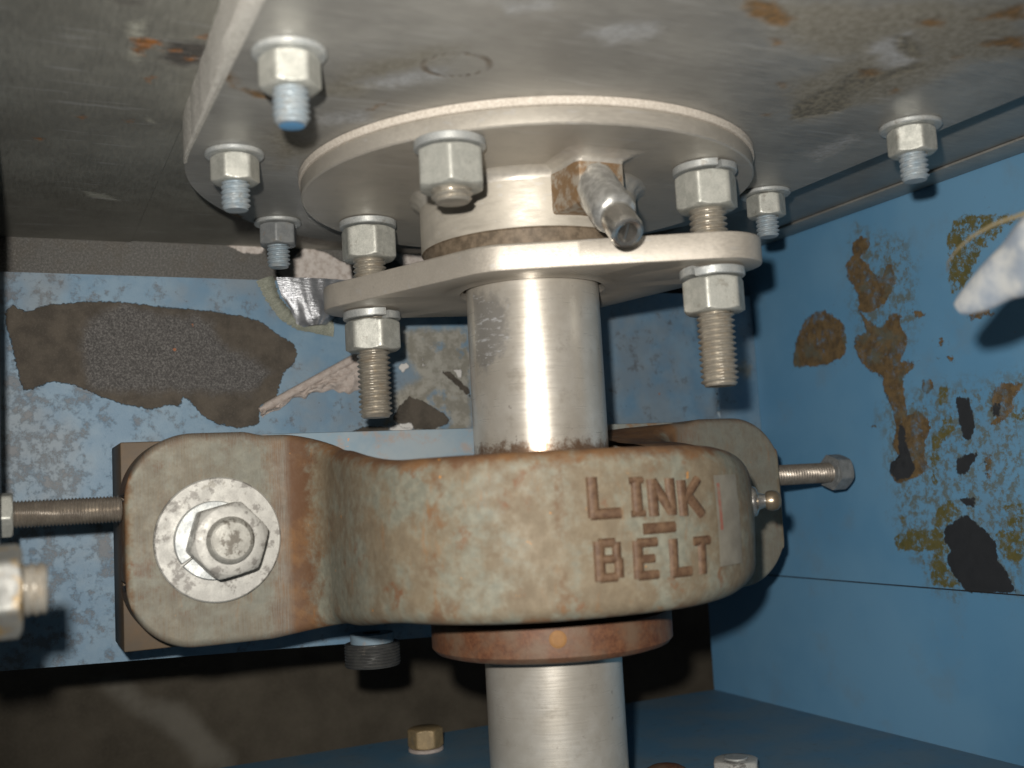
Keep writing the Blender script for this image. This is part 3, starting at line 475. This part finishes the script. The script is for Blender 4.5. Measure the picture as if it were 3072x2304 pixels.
# ------------------------------------------------------------------ round flange, gasket, hub, boss and nozzle
sh = empty('seal_housing', (0, 0, 115.5)); tag(sh, 'round steel flange on a pale gasket with welded hub and side nozzle around the shaft', 'flange housing')
def up(mb): return mb.xf(Matrix.Translation((0, 0, -115.5)))
build('gasket', up(ring(60, 85.2, 112.75, 115.45, 160, .3)), gasket_m, sh)
build('flange_disc', up(lathe([(30, 106.8), (83.9, 106.8), (84.5, 107.3), (84.5, 112.1), (84.1, 112.7), (60, 112.7)], 160)), disc_m, sh)
build('hub', up(lathe([(41, 108), (41, 86.6), (40.8, 86.3)], 128)), hub_m, sh)
build('packing_band', up(lathe([(40.8, 86.35), (40.2, 85.8), (40.2, 80.6), (39.5, 80.2), (27, 80.2)], 128)), packing_m, sh)
def weldring(R0, r, z, n=220, seed=0):
    prof = []; V = []; F = []; m_ = 7
    for i in range(n):
        th = 2 * PI * i / n; rip = .14 * abs(math.sin(i * .45 + seed)) + .2 * noise.noise(Vector((math.cos(th) * 6, math.sin(th) * 6, seed)))
        for k in range(m_):
            a = PI / 2 * k / (m_ - 1); rr = R0 + r * (1 - math.sin(a)) * 1.0; zz = z - r * (1 - math.cos(a))
            bulge = rip * math.sin(2 * a); V.append(((rr + bulge) * math.cos(th), (rr + bulge) * math.sin(th), zz - bulge))
    for i in range(n):
        for k in range(m_ - 1): a = i * m_ + k; b = ((i + 1) % n) * m_ + k; F.append((a, b, b + 1, a + 1))
    mb = MB(); mb.add(V, F); return mb
build('weld_bead', up(weldring(40.9, 4.6, 106.9)), weld_m, sh)
# boss: a small steel block welded on the hub, face turned towards -Y
base_o = [(-11.5, -35), (-10.6, -38.5), (-9.9, -42), (-9.5, -47), (-9.3, -54.5), (-8.6, -56.4), (-7, -57.0), (6.5, -57.0), (8.2, -56.4), (9, -54.5), (9.2, -47), (10, -42), (12, -38.5), (15, -35)]
def boss_layer(o_, z):
    out = []
    for x, y in base_o:
        fx = max(0, min(1, (-y - 35) / 14)); cxm = 0; dx = (1 if x > cxm else -1) * min(1, abs(x - cxm) / 9)
        out.append((x + dx * o_ * (.45 + .35 * fx) + (.12 * noise.noise(Vector((x, y, z)) * .4)), y - (o_ if y < -50 else o_ * .5 * fx), z))
    return out
def boss_mesh(layers):
    V = []; m_ = len(base_o)
    for l in layers: V += l
    F = [(j * m_ + i, j * m_ + i + 1, (j + 1) * m_ + i + 1, (j + 1) * m_ + i) for j in range(len(layers) - 1) for i in range(m_ - 1)]
    mb = MB(); mb.add(V, F + [tuple(range(m_))]); return mb
boss = build('boss', up(boss_mesh([boss_layer(-1.6, 90.0), boss_layer(-.5, 90.4), boss_layer(0, 91.6), boss_layer(0, 104.6)])), boss_m, sh, smooth=40)
build('weld_fillet', up(boss_mesh([boss_layer(-.2, 103.8)] + [boss_layer(8.5 * (1 - math.cos(PI / 2 * q / 8)) + .35 * math.sin(q * 2.0) * (q > 1), 104.0 + 2.9 * math.sin(PI / 2 * q / 8)) for q in range(9)])), weld_m, sh, smooth=60)
# nozzle, pointing down and out at about 45 degrees
nd = Vector((-.09, -.72, -.69)).normalized(); nb0 = Vector((-1.6, -56.2, 94.6)); rotm = Matrix.Translation(nb0) @ nd.to_track_quat('Z', 'Y').to_matrix().to_4x4()
body_p = hexnut(13.4, 17, 3, .2, True, False).xf(rotm)
build('nozzle_body', up(lathe([(7.6, -5), (7.6, 14.5), (7.0, 17), (5.7, 17.8), (5.2, 18)], 12).xf(rotm)), noz_m, sh, smooth=50)
build('nozzle_tip', up(lathe([(5.3, 16.8), (5.6, 19), (5.5, 27.6), (5.2, 28.4), (4.4, 28.7), (3.3, 28.3), (3.0, 25), (2.6, 20)], 40).xf(rotm)), chrome_m, sh)
build('nozzle_bore', up(lathe([(2.6, 20.2), (.01, 20.2)], 24).xf(rotm)), chrome_m, sh)
build('nozzle_vane', up(box(-.35, .35, -3.2, 3.2, 20, 27.5).xf(rotm)), chrome_m, sh)

# ------------------------------------------------------------------ gland plate
def outline_hull(circs, c, n=200):
    pts = []
    for (x, y, r) in circs:
        for k in range(120): a = 2 * PI * k / 120; pts.append((x + r * math.cos(a), y + r * math.sin(a)))
    pts = sorted(set(pts))
    def half(ps):
        h = []
        for p in ps:
            while len(h) >= 2 and (h[-1][0] - h[-2][0]) * (p[1] - h[-2][1]) - (h[-1][1] - h[-2][1]) * (p[0] - h[-2][0]) <= 0: h.pop()
            h.append(p)
        return h
    H = half(pts)[:-1] + half(pts[::-1])[:-1]; out = []
    for k in range(n):
        a = 2 * PI * k / n; d = (math.cos(a), math.sin(a)); best = 0
        for i in range(len(H)):
            x1, y1 = H[i][0] - c[0], H[i][1] - c[1]; x2, y2 = H[(i + 1) % len(H)][0] - c[0], H[(i + 1) % len(H)][1] - c[1]
            ex, ey = x2 - x1, y2 - y1; den = d[0] * ey - d[1] * ex
            if abs(den) < 1e-9: continue
            t = (x1 * ey - y1 * ex) / den; s_ = (x1 * d[1] - y1 * d[0]) / den
            if t > 0 and -1e-6 <= s_ <= 1 + 1e-6: best = max(best, t)
        out.append((best, a))
    return out
gl = empty('gland_plate', (0, 0, 70.6)); tag(gl, 'thick rounded diamond-shaped steel gland plate around the shaft below the hub', 'gland plate')
ctr = (0, 0); OH = outline_hull([(-19, -18.5, 20), (24, 25, 21), (-48.5, 45, 19), (44.5, -52.5, 17.5)], ctr)
rings = []
def rg(off, z): rings.append([((r - off) * math.cos(a), (r - off) * math.sin(a), z) for r, a in OH])
def cg(rad, z): rings.append([(rad * math.cos(a), rad * math.sin(a), z) for r, a in OH])
cg(26.2, 9.3); cg(26.0, 1.4); cg(27.4, .35); cg(33.5, .3); cg(34.2, 0.0); rg(1.0, 0); rg(.3, .25); rg(0, .9); rg(0, 8.5); rg(.3, 9.1); rg(1, 9.4); cg(38, 9.4); cg(26.2, 9.35)
V = [p for r in rings for p in r]; n = len(OH); F = [(j * n + i, j * n + (i + 1) % n, (j + 1) * n + (i + 1) % n, (j + 1) * n + i) for j in range(len(rings) - 1) for i in range(n)]
mb = MB(); mb.add(V, F); build('plate', mb, gland_m, gl, smooth=25)

# ------------------------------------------------------------------ shaft
zs = np.linspace(-260, 112, 120); n = 128; V = []; F = []
for z in zs:
    for i in range(n): a = 2 * PI * i / n; V.append((25 * math.cos(a), 25 * math.sin(a), z))
for j in range(len(zs) - 1):
    for i in range(n): F.append((j * n + i, j * n + (i + 1) % n, (j + 1) * n + (i + 1) % n, (j + 1) * n + i))
P = np.array([(math.degrees(math.atan2(p[1], p[0])) * 25 * PI / 180, p[2]) for p in V])
scuff = sd_polys(P, [[(-180 * .436, 69), (-152 * .436, 68), (-138 * .436, 60), (-140 * .436, 52), (-150 * .436, 44), (-165 * .436, 40), (-180 * .436, 44)]])
mb = MB(); mb.add(V, F); shf = build('shaft', mb, shaft_m, None, smooth=60, attrs=dict(scuff=scuff), recalc=False)
tag(shf, 'polished steel shaft running vertically through the gland plate and bearing', 'shaft')

# ------------------------------------------------------------------ mounting pad, bearing housing
pad = build('mounting_pad', box(-142.2, -92, 62.2, 98, -53.6, 22.6, .6).join(box(-91.9, 132, 62.2, B_Y - .2, -18, 24.2, .6)).join(box(-128, -93, 90, B_Y - .2, -45, 15)), pad_m); tag(pad, 'blue and rust stained steel block between the bearing feet and the beam', 'mounting block')
pb = empty('pillow_block_bearing', (0, 62, -16)); tag(pb, 'rusty grey-green cast iron bearing block with raised lettering, bolted around the shaft', 'bearing block')
def off(o): o.location = (0, -62 * S, 16 * S); return o
RB = 75.0; prof = []           # (x, y, nx, ny, depth, top, bottom, edge radius, neck, foot)
def sstep(a, b, x): t = min(1, max(0, (x - a) / (b - a))); return t * t * (3 - 2 * t)
half_pts = []
def body_r(th_x, th_y):      # housing outline: a circle of 75 mm, squarer towards the left front
    h = math.hypot(th_x, th_y); c, s_ = abs(th_x) / h, abs(th_y) / h; n_ = 2.42 if th_x < 0 else 2.0
    return RB / (c ** n_ + s_ ** n_) ** (1 / n_)
for k in range(3): half_pts.append((-143.0, 61.9 - 10 * k, -1, 0))
for k in range(1, 7): a = PI + PI / 2 * k / 6; half_pts.append((-141 + 2 * math.cos(a), 42 + 2 * math.sin(a), math.cos(a), math.sin(a)))
for k in range(1, 40): half_pts.append((-141 + 48.0 * k / 39, 40, 0, -1))
for k in range(1, 11):
    a = PI / 2 - PI / 2 * k / 10
    half_pts.append((-93 + 18 * math.cos(a), 22 + 18 * math.sin(a), -math.cos(a), -math.sin(a)))
for k in range(1, 9): half_pts.append((-75, 22 - 22 * k / 9, -1, 0))
dome_a = []
for k in range(1, 60):
    a = R_(180) + R_(90) * (k - 1) / 60; dome_a.append(a)
def dome_pt(a):
    f = lambda q: Vector((math.cos(q), math.sin(q))) * body_r(math.cos(q), math.sin(q))
    p = f(a); t_ = (f(a + .004) - f(a - .004)).normalized(); return (p.x, p.y, t_.y, -t_.x)
dome_all = sorted(dome_a + [R_(270)] + [R_(540) - a for a in dome_a])
full = half_pts + [dome_pt(a) for a in dome_all] + [(-x, y, -nx, ny) for x, y, nx, ny in half_pts[::-1]]
def widths(x, y):
    ax = abs(x)
    u = 0.0                       # 0 on the foot, 1 at the bottom of the hollow, 2 on the dome
    if ax > 93: u = 0.0
    elif y > 22: u = .8 * math.acos(min(1, (y - 22) / 18)) / (PI / 2)
    elif y > 0: u = .8 + .5 * (22 - y) / 22
    else: u = 1.3 + .7 * min(1, -y / 36)
    t = 24.0; b = -52.5
    cr = 24.0
    if ax > 143 - cr: d = ax - (143 - cr); c = cr - math.sqrt(max(0, cr * cr - d * d)); t -= c * .95; b += c
    nk = .62 * sstep(.1, 1.0, u) + .38 * sstep(.9, 2.0, u); t += (8.8 - 24.0) * nk
    nk2 = .6 * sstep(-.2, 1.0, u) + .4 * sstep(1.0, 2.0, u); b += (-42.5 + 52.5) * nk2
    if ax < 102 and u == 0: t -= 1.5 * sstep(102, 93, ax)
    elif u > 0: t -= 1.5 * (1 - sstep(0, 1.0, u))
    if x > 0: t += -2.0 * sstep(20, 72, x) * nk
    return t, b
V = []; NK = []; FT = []; ncs = 0
for x, y, nx, ny in full:
    t, b = widths(x, y); ax = abs(x); dome = sstep(88, 70, ax); r = 3.0 + dome * (2.5 + 5.5 * sstep(0, 62, x)); dep = 22 if ax > 93 else 30
    if ax < 93.1 and y > 0 and x < 0: dep = 9
    if ny == 0: dep = 3 if ax > 100 else (9 if x < 0 else 30)
    if ax > 100 and ny > -1: r = .8; dep = 1.5 if ny == 0 else dep
    if r > (t - b) / 2 - 1: r = (t - b) / 2 - 1
    zi = t if ax > 93.1 or x > 60 else (t - 4 if y > 0 else min(t, 7.0))
    if ax < 93.1 and 0 >= y > -40 and x < 0: dep = 12
    sec = [(dep, zi)] + [(r - r * math.sin(PI / 2 * k / 7), t - r + r * math.cos(PI / 2 * k / 7)) for k in range(8)]
    crown = .7 * dome
    for k in range(1, 16): f = k / 16; sec.append((-crown * math.sin(PI * f), (t - r) + (b + r - t + r) * f))
    sec += [(r - r * math.cos(PI / 2 * k / 7), b + r - r * math.sin(PI / 2 * k / 7)) for k in range(8)] + [(dep, b)]
    ncs = len(sec)
    for d, z in sec:
        dd = d if d < dep or ax > 93.1 else dep
        px, py = x - nx * dd, y - ny * dd
        if ax > 93.1 and ny != 0: px = x; py = min(62, y + dd)
        nz = noise.noise(Vector((px, py, z)) * .05) * .45 * dome
        V.append((px - nx * -nz, py - ny * -nz, z))
        edge = max(0, 1 - abs(z - t) / (7.5 if x < 30 else 4.5)) * 1.05; edge = max(edge, max(0, 1 - abs(z - b) / 3.5) * .7); edge = max(edge, .8 * max(0, 1 - (143 - ax) / 5.0) if x < 0 else 0)
        bump_ = math.exp(-((ax - 83) / 7.0) ** 2) * (1.0 if y > 12 else .5) + (.5 if ax > 84 and ax < 96 else 0) + .55 * math.exp(-((x + 31) / 3.0) ** 2) * (1 if y < 0 else 0) + .5 * math.exp(-((x + 62) / 5.0) ** 2) * (1 if y < 0 else 0)
        NK.append(max(edge, bump_)); FT.append(1.0 if (ax > 87 and ax < 141) else 0.0)
NP = len(full); F = []
for i in range(NP - 1):
    for k in range(ncs - 1): a = i * ncs + k; F.append((a, a + 1, a + ncs + 1, a + ncs))
mb = MB(); mb.add(V, F)
off(build('housing', mb, cast_m, pb, smooth=50, attrs=dict(neck=NK, foot=FT), recalc=True))
mb = box(-70, 70, -20, 61.9, -36, 3.5, 1); mb.join(lathe([(28.5, -40), (62, -41.5), (62, 7.6), (34, 7.9), (31, 6.2), (26, 6.0)], 96))
off(build('housing_core', mb, collar_m, pb, smooth=40))
# raised lettering, one mesh per letter, wrapped round the face
def letter(strokes, u0, u1, z0, z1, hgt=1.0):
    mb = MB()
    for (ax, ay, bx_, by, w) in strokes:
        A = Vector((u0 + (u1 - u0) * ax, z0 + (z1 - z0) * ay)); B = Vector((u0 + (u1 - u0) * bx_, z0 + (z1 - z0) * by)); d = (B - A); L = d.length; d.normalize(); p = Vector((-d.y, d.x)) * w / 2
        A2 = A; B2 = B; V = []; m_ = max(2, int(L / 1.5))
        for i in range(m_ + 1):
            c = A2.lerp(B2, i / m_)
            for q, h in ((c - p * 1.25, -1.4), (c - p * 1.0, hgt * .45), (c - p * .5, hgt), (c + p * .5, hgt), (c + p * 1.0, hgt * .45), (c + p * 1.25, -1.4)):
                th = q.x / RB; f = (q.y + 16.8) / 20.0; crown = .65 * math.cos(min(1, abs(f)) * PI / 2); rr = body_r(math.sin(th), -math.cos(th)) + crown + h; V.append((rr * math.sin(th), -rr * math.cos(th), q.y))
        F = [(i * 6 + k, i * 6 + (k + 1) % 6, i * 6 + 6 + (k + 1) % 6, i * 6 + 6 + k) for i in range(m_) for k in range(6)] + [tuple(range(6)), tuple(m_ * 6 + k for k in range(6))]
        mb.add(V, F)
    return mb
w = 3.3
Ls = {'L': [(0.1, 0, .1, 1, w), (.0, .08, 1, .08, w * .95)], 'I': [(.5, 0, .5, 1, w), (0, .93, 1, .93, w * .6), (0, .07, 1, .07, w * .6)], 'N': [(.12, 0, .12, 1, w), (.88, 0, .88, 1, w), (.15, .95, .85, .08, w * .9)],
      'K': [(.12, 0, .12, 1, w), (.15, .42, .92, 1, w * .85), (.38, .55, .98, 0, w)], 'B': [(.12, 0, .12, 1, w), (.1, .94, .70, .94, w * .8), (.1, .53, .76, .53, w * .75), (.1, .07, .74, .07, w * .8), (.76, .52, .76, .95, w * .8), (.82, .05, .82, .54, w * .85)],
      'E': [(.12, 0, .12, 1, w), (.1, .93, 1, .93, w * .85), (.1, .5, .85, .5, w * .8), (.1, .07, 1, .07, w * .85)], 'T': [(.5, 0, .5, 1, w), (0, .92, 1, .92, w * .85)], '-': [(0, .5, 1, .5, w)]}
for ch, u0, u1, z0, z1 in (('L', -21.6, -12.2, -12.2, .0), ('I', -8.6, -4.0, -12.6, -.9), ('N', -1.8, 7.0, -12.9, -1.6), ('K', 9.4, 18.6, -13.5, -2.4), ('-', -5.0, 6.4, -18, -15.2),
                           ('B', -20.8, -12.2, -31.0, -19.2), ('E', -8.2, -.6, -31.3, -19.9), ('L', 4.6, 12.0, -31.5, -20.2), ('T', 13.6, 20.8, -31.9, -20.8)):
    off(build('letter', letter(Ls[ch], u0, u1, z0, z1), letter_m, pb, smooth=60))
def patch(u0, u1, z0, z1, h, n=12):
    def fn(i, j):
        th = (u0 + (u1 - u0) * i / n) / RB; z = z0 + (z1 - z0) * j / n; f = (z + 16.8) / 20.0; rr = body_r(math.sin(th), -math.cos(th)) + .65 * math.cos(min(1, abs(f)) * PI / 2) + h; return (rr * math.sin(th), -rr * math.cos(th), z)
    V, F = grid(fn, n + 1, n + 1); mb = MB(); mb.add(V, F); return mb
off(build('sticker', patch(25.5, 40, -30.5, -1.5, .5), sticker_m, pb, smooth=60))
off(build('sticker_print', patch(26.6, 28.2, -19, -4, .62), red_m, pb, smooth=60))
# grease nipple on the right flank
azn = R_(-37); nd2 = Vector((math.cos(azn), math.sin(azn), 0)); zm = Matrix.Translation(Vector((nd2.x * 74, nd2.y * 74, -11.5))) @ nd2.to_track_quat('Z', 'Y').to_matrix().to_4x4()
off(build('grease_nipple', lathe([(5.2, 0), (5.4, 1.5), (4.9, 2.6), (3.0, 3.4), (2.4, 5.2), (2.4, 6)], 24, cap1=True).xf(zm), chrome_m, pb))
off(build('nipple_ball', lathe([(2.0, 5.4), (3.3, 6.2), (3.7, 8), (3.3, 9.8), (2.0, 11), (.01, 11.3)], 20).xf(zm), ball_m, pb))
cw = []
for k in range(26):
    a = PI * 1.15 * k / 25; cw.append((zm @ Vector((-2 - 5.5 * math.sin(a), -1.5 * math.sin(a), 6 + 5 * (1 - math.cos(a)) * .5 - 1))))
wire_pts = [zm @ Vector((p)) for p in ((5, .5, 2), (9, 1, 3), (13, 1, 6), (14, 1, 9.5), (10, .5, 11), (6, 0, 9), (3.5, 0, 8))]
Q = []
for i in range(len(wire_pts) - 1):
    for k in range(5): Q.append(wire_pts[i].lerp(wire_pts[i + 1], k / 5))
off(build('cap_strap', tube(Q, .65, 8), black_m, pb))

# mounting bolt of the left foot: washer, lock washer, nut and stud end facing -Y
mbt = empty('mounting_bolt', (-111.8, 40, -14.6)); tag(mbt, 'heavy galvanised washer and hex nut with domed stud end on the left bearing foot', 'bolt')
face = Matrix.Rotation(PI / 2, 4, 'X')       # +Z becomes -Y
build('washer', ring(8.6, 22.2, .05, 3.0, 72, .5).xf(face), galv_worn, mbt)
build('lock_washer', lockwasher(8.4, 13.8, 3.6, .05, R_(215), .7).xf(Matrix.Translation((-2.0, 0, 0)) @ face @ Matrix.Translation((0, 0, 3.3))), galv_w, mbt)
build('hex_nut', hexnut(24.0, 13.0, 8.2, R_(13 + 30)).xf(Matrix.Translation((1.0, 0, 0)) @ face @ Matrix.Translation((0, 0, 7))), galv_worn, mbt)
st_ = thread(8.2, 2, 22.0, 2.3, .8, 36, 7, .8); st_.join(lathe([(7.4, 21.7), (7.0, 22.4), (6.3, 22.7), (3, 22.8), (.01, 22.8)], 36))
build('stud', st_.xf(Matrix.Translation((1.0, 0, 0)) @ face), galv_grimy, mbt, smooth=14)

# locking collar below the bearing
col = empty('locking_collar', (0, 0, -60)); tag(col, 'red-brown rusted locking collar on the shaft under the bearing block', 'shaft collar')
build('collar_ring', lathe([(25.4, 12), (43.6, 12), (43.9, 11), (43.9, 2.2), (42.6, .6), (40, -.2), (26, -.6), (25.3, -.4)], 128), collar_m, col)
sd = Vector((-17.9, -39.7, 0)).normalized(); sm_ = Matrix.Translation(Vector((sd.x * 43.2, sd.y * 43.2, 8.2))) @ sd.to_track_quat('Z', 'Y').to_matrix().to_4x4()
build('set_screw', lathe([(2.9, 0), (2.9, .8), (2.3, 1.1), (1.6, 1.15), (.01, 1.2)], 20).xf(sm_), orange_m, col)

# ------------------------------------------------------------------ jack screws, near bolt, plug, floor bolts
xr = Matrix.Rotation(PI / 2, 4, 'Y')        # +Z becomes +X
lj = empty('jack_screw', (-143.2, 50, -1.8)); tag(lj, 'fine threaded jack screw pressing on the left edge of the bearing foot', 'screw', 'jack screws at the bearing feet')
build('threaded_rod', thread(4.8, -58, -.1, 1.15, .6, 24, 6, .4).xf(xr), thr_grey, lj)
build('hex_nut', hexnut(14.3, 8.5, 4.6, R_(8)).xf(xr @ Matrix.Translation((0, 0, -43.4))), galv, lj)
rj = empty('jack_screw', (142.2, 50, -3.1)); tag(rj, 'jack screw with hex head sticking out past the right bearing foot, against the blue wall', 'screw', 'jack screws at the bearing feet')
build('threaded_rod', thread(4.9, 0, 39, 1.55, .65, 24, 6, .4).xf(xr), thr_grey, rj)
hd = hexnut(15.4, 8.4, .02, R_(20), True, False).xf(Matrix.Translation((0, 0, 38.6))); hd.join(ring(3, 7.0, 38.0, 38.65, 40, .1)); build('screw_head', hd.xf(xr), galv_dull, rj)
nbt = empty('near_bolt', (-176.5, -75, -19.6)); tag(nbt, 'blurred yellow stained nut and thread end poking in from the left edge', 'bolt')
build('hex_nut', hexnut(19.6, 14, 6, R_(80)).xf(xr @ Matrix.Translation((0, 0, -14))), galv_stain, nbt)
build('stud', thread(6.3, -20, 5.2, 2.0, .6, 30, 7, .8).xf(xr), thr_beige, nbt)
pg = empty('threaded_plug', (-34.8, 108, -65.5)); tag(pg, 'dark finely threaded plug hanging below the blue beam, left of the collar', 'plug')
build('thread', thread(12.3, -11.0, -1.0, 1.3, .5, 48, 6, .5), plug_m, pg)
build('neck', lathe([(9.5, -1.2), (9.5, 3), (4, 3.2)], 40), pad_m, pg)
ob = empty('floor_bolt', (8, 163, F_Z)); tag(ob, 'small yellow-brown hex bolt on a white washer standing on the floor, left of the shaft', 'bolt', 'bolts on the floor')
build('washer', ring(2, 8.8, .05, 1.8, 40, .4), caulk_m, ob)
build('bolt_head', hexnut(15.6, 9.4, .02, R_(-110)).xf(Matrix.Translation((0, 0, 1.9))), brass_y, ob)
sb = empty('floor_bolt', (99, 30, F_Z)); tag(sb, 'silver hex nut with a stud end at the bottom edge, right of the shaft', 'bolt', 'bolts on the floor')
build('washer', ring(4, 11.5, .05, 2.2, 40, .4), galv_w, sb)
build('hex_nut', hexnut(18, 6.5, 5, R_(-100)).xf(Matrix.Translation((0, 0, 2.3))), galv_worn, sb)
build('stud', thread(5.4, 0, 9.5, 1.8, .6, 26, 6, .6), galv_w, sb)
dm = build('rust_cap', lathe([(9.5, 0), (9.5, 2.5), (8.6, 4.0), (6.5, 5.2), (3.5, 6.0), (.01, 6.2)], 40), collar_m, None, (76, 49, F_Z)); tag(dm, 'low red-brown rusted cap at the bottom edge beside the shaft', 'cap')

# ------------------------------------------------------------------ tape, caulk, rag, string
tp = empty('duct_tape', (-60, 128, 85)); tag(tp, 'curled piece of silver duct tape with frayed green-grey backing stuck on the beam', 'tape')
def T0(o): o.location = (60 * S, -128 * S, -85 * S); return o
def lerp_path(P, f):
    g_ = f * (len(P) - 1); k = min(int(g_), len(P) - 2); return Vector(P[k]).lerp(Vector(P[k + 1]), g_ - k)
SL = [(-67.2, 100.3), (-65.2, 91.6), (-61.6, 86.0), (-58.8, 78.6), (-55.5, 77.0)]; SR = [(-30.0, 100.0), (-33.0, 94.5), (-36.0, 89.5), (-38, 84.0), (-44.5, 78.0)]
def roll(i, j):
    u = i / 30; v = j / 30; p = lerp_path(SL, v).lerp(lerp_path(SR, v), u)
    bul = math.sin(PI * min(1, .06 + .94 * u)) ** .7 * (3.5 + 4.5 * v) + .45 * noise.noise(Vector((u * 11, v * 2.5, 4))) + .35 * math.sin(u * 26 + v * 3) * v
    return (p.x, 128.9 - bul, p.y)
V, F = grid(roll, 31, 31); mb = MB(); mb.add(V, F); T0(build('silver_face', mb, tape_m, tp, smooth=60))
def rib(pts_l, pts_r, n, yb, wob):
    V = []
    for i in range(n + 1):
        f = i / n; 
        def sample(P):
            g_ = f * (len(P) - 1); k = min(int(g_), len(P) - 2); return Vector(P[k]).lerp(Vector(P[k + 1]), g_ - k)
        a = sample(pts_l); b = sample(pts_r)
        for k in range(9):
            t = k / 8; p = a.lerp(b, t); jag = (.8 * noise.noise(Vector((f * 40, k * 9, 2))) if k in (0, 8) else 0)
            V.append((p.x + jag, yb - wob * math.sin(PI * t) * (1 + .25 * math.sin(f * 50)), p.y + jag))
    F = [(i * 9 + k, i * 9 + k + 1, (i + 1) * 9 + k + 1, (i + 1) * 9 + k) for i in range(n) for k in range(8)]
    mb = MB(); mb.add(V, F); return mb
T0(build('torn_backing', rib([(-76.2, 98.5), (-71.9, 89.4), (-65.8, 80.9), (-58.4, 76.3), (-41.0, 73.0)], [(-68.3, 101.3), (-66.0, 91.7), (-61.4, 86.1), (-57.0, 80.0), (-41.1, 81.3)], 90, 128.8, 2.2), cloth_m, tp, smooth=60))
ck = empty('caulk_strip', (-53, 129, 49)); tag(ck, 'crumbling pinkish white strip of old caulk stuck on the blue beam below the tape', 'caulk')
def C0(o): o.location = (53 * S, -129 * S, -49 * S); return o
A = Vector((-76.6, 128.6, 38.9)); B = Vector((-25.5, 128.6, 66.0))
C0(build('caulk_edge', tube([tuple(A.lerp(B, i / 30)) for i in range(31)], [2.0 if i > 1 else 1.3 for i in range(31)], 12), caulk_m, ck))
def crust(i, j):
    u = i / 70; v = j / 26; base = A.lerp(B, u); wd = 3.5 + 12 * sstep(.35, .9, u) + 3.2 * noise.noise(Vector((u * 9, 1, 1)))
    p = base + Vector((.35, 0, -.93)) * wd * v
    h = max(0, (.9 + 2.4 * (noise.noise(Vector((u * 12, v * 4, 3))) + .5) + 1.0 * noise.noise(Vector((u * 40, v * 12, 5))))) * math.sin(PI * min(1, .12 + .88 * v)) ** .6 * (1 if 0 < i < 70 else 0)
    return (p.x + .6 * noise.noise(Vector((u * 30, v * 5, 9))), 129.7 - h - .2, p.z + .8 * noise.noise(Vector((u * 25, 5, v * 3))))
V, F = grid(crust, 71, 27); mb = MB(); mb.add(V, F); C0(build('caulk_crust', mb, caulk_m, ck, smooth=60))
rag = MB()
def ragf(i, j):
    t = i / 30; a = 2 * PI * j / 20; cx = Vector((45, -156.5, 38.2)).lerp(Vector((49, -192, 54.0)), t); hw = 1.6 + 10.5 * t ** .7
    k = noise.noise(Vector((t * 4, math.cos(a) * 1.2, math.sin(a) * 1.2))) * 2.6 * t + .8 * math.sin(a * 3 + t * 2) * t
    return (cx.x + (hw * .45 + k) * math.cos(a), cx.y + 1.0 * math.sin(a), cx.z + (hw + k) * math.sin(a))
V, F = grid(lambda i, j: ragf(j, i), 20, 31, True); rag.add(V, F); o = build('torn_cloth_tip', rag, rag_m, smooth=60); tag(o, 'blurred pale blue pointed piece of torn cloth entering from the right edge', 'cloth')
spts = [Vector(p) for p in ((48, -192, 62), (46, -179, 58.0), (45, -170, 57.2), (45, -163, 55.8), (46, -157, 53.6), (48, -152, 51.6), (52, -148, 49.5))]; Q = []
for i in range(len(spts) - 1):
    for k in range(6): Q.append(spts[i].lerp(spts[i + 1], k / 6) + Vector((0, 0, .3 * noise.noise(Vector((i, k * .7, 0))))))
o = build('loose_string', tube(Q, [.7 * (1 - .75 * i / len(Q)) for i in range(len(Q))], 8), string_m, smooth=60); tag(o, 'blurred straw coloured string end above the torn cloth at the right edge', 'string')
# cobweb tuft behind the second plate bolt
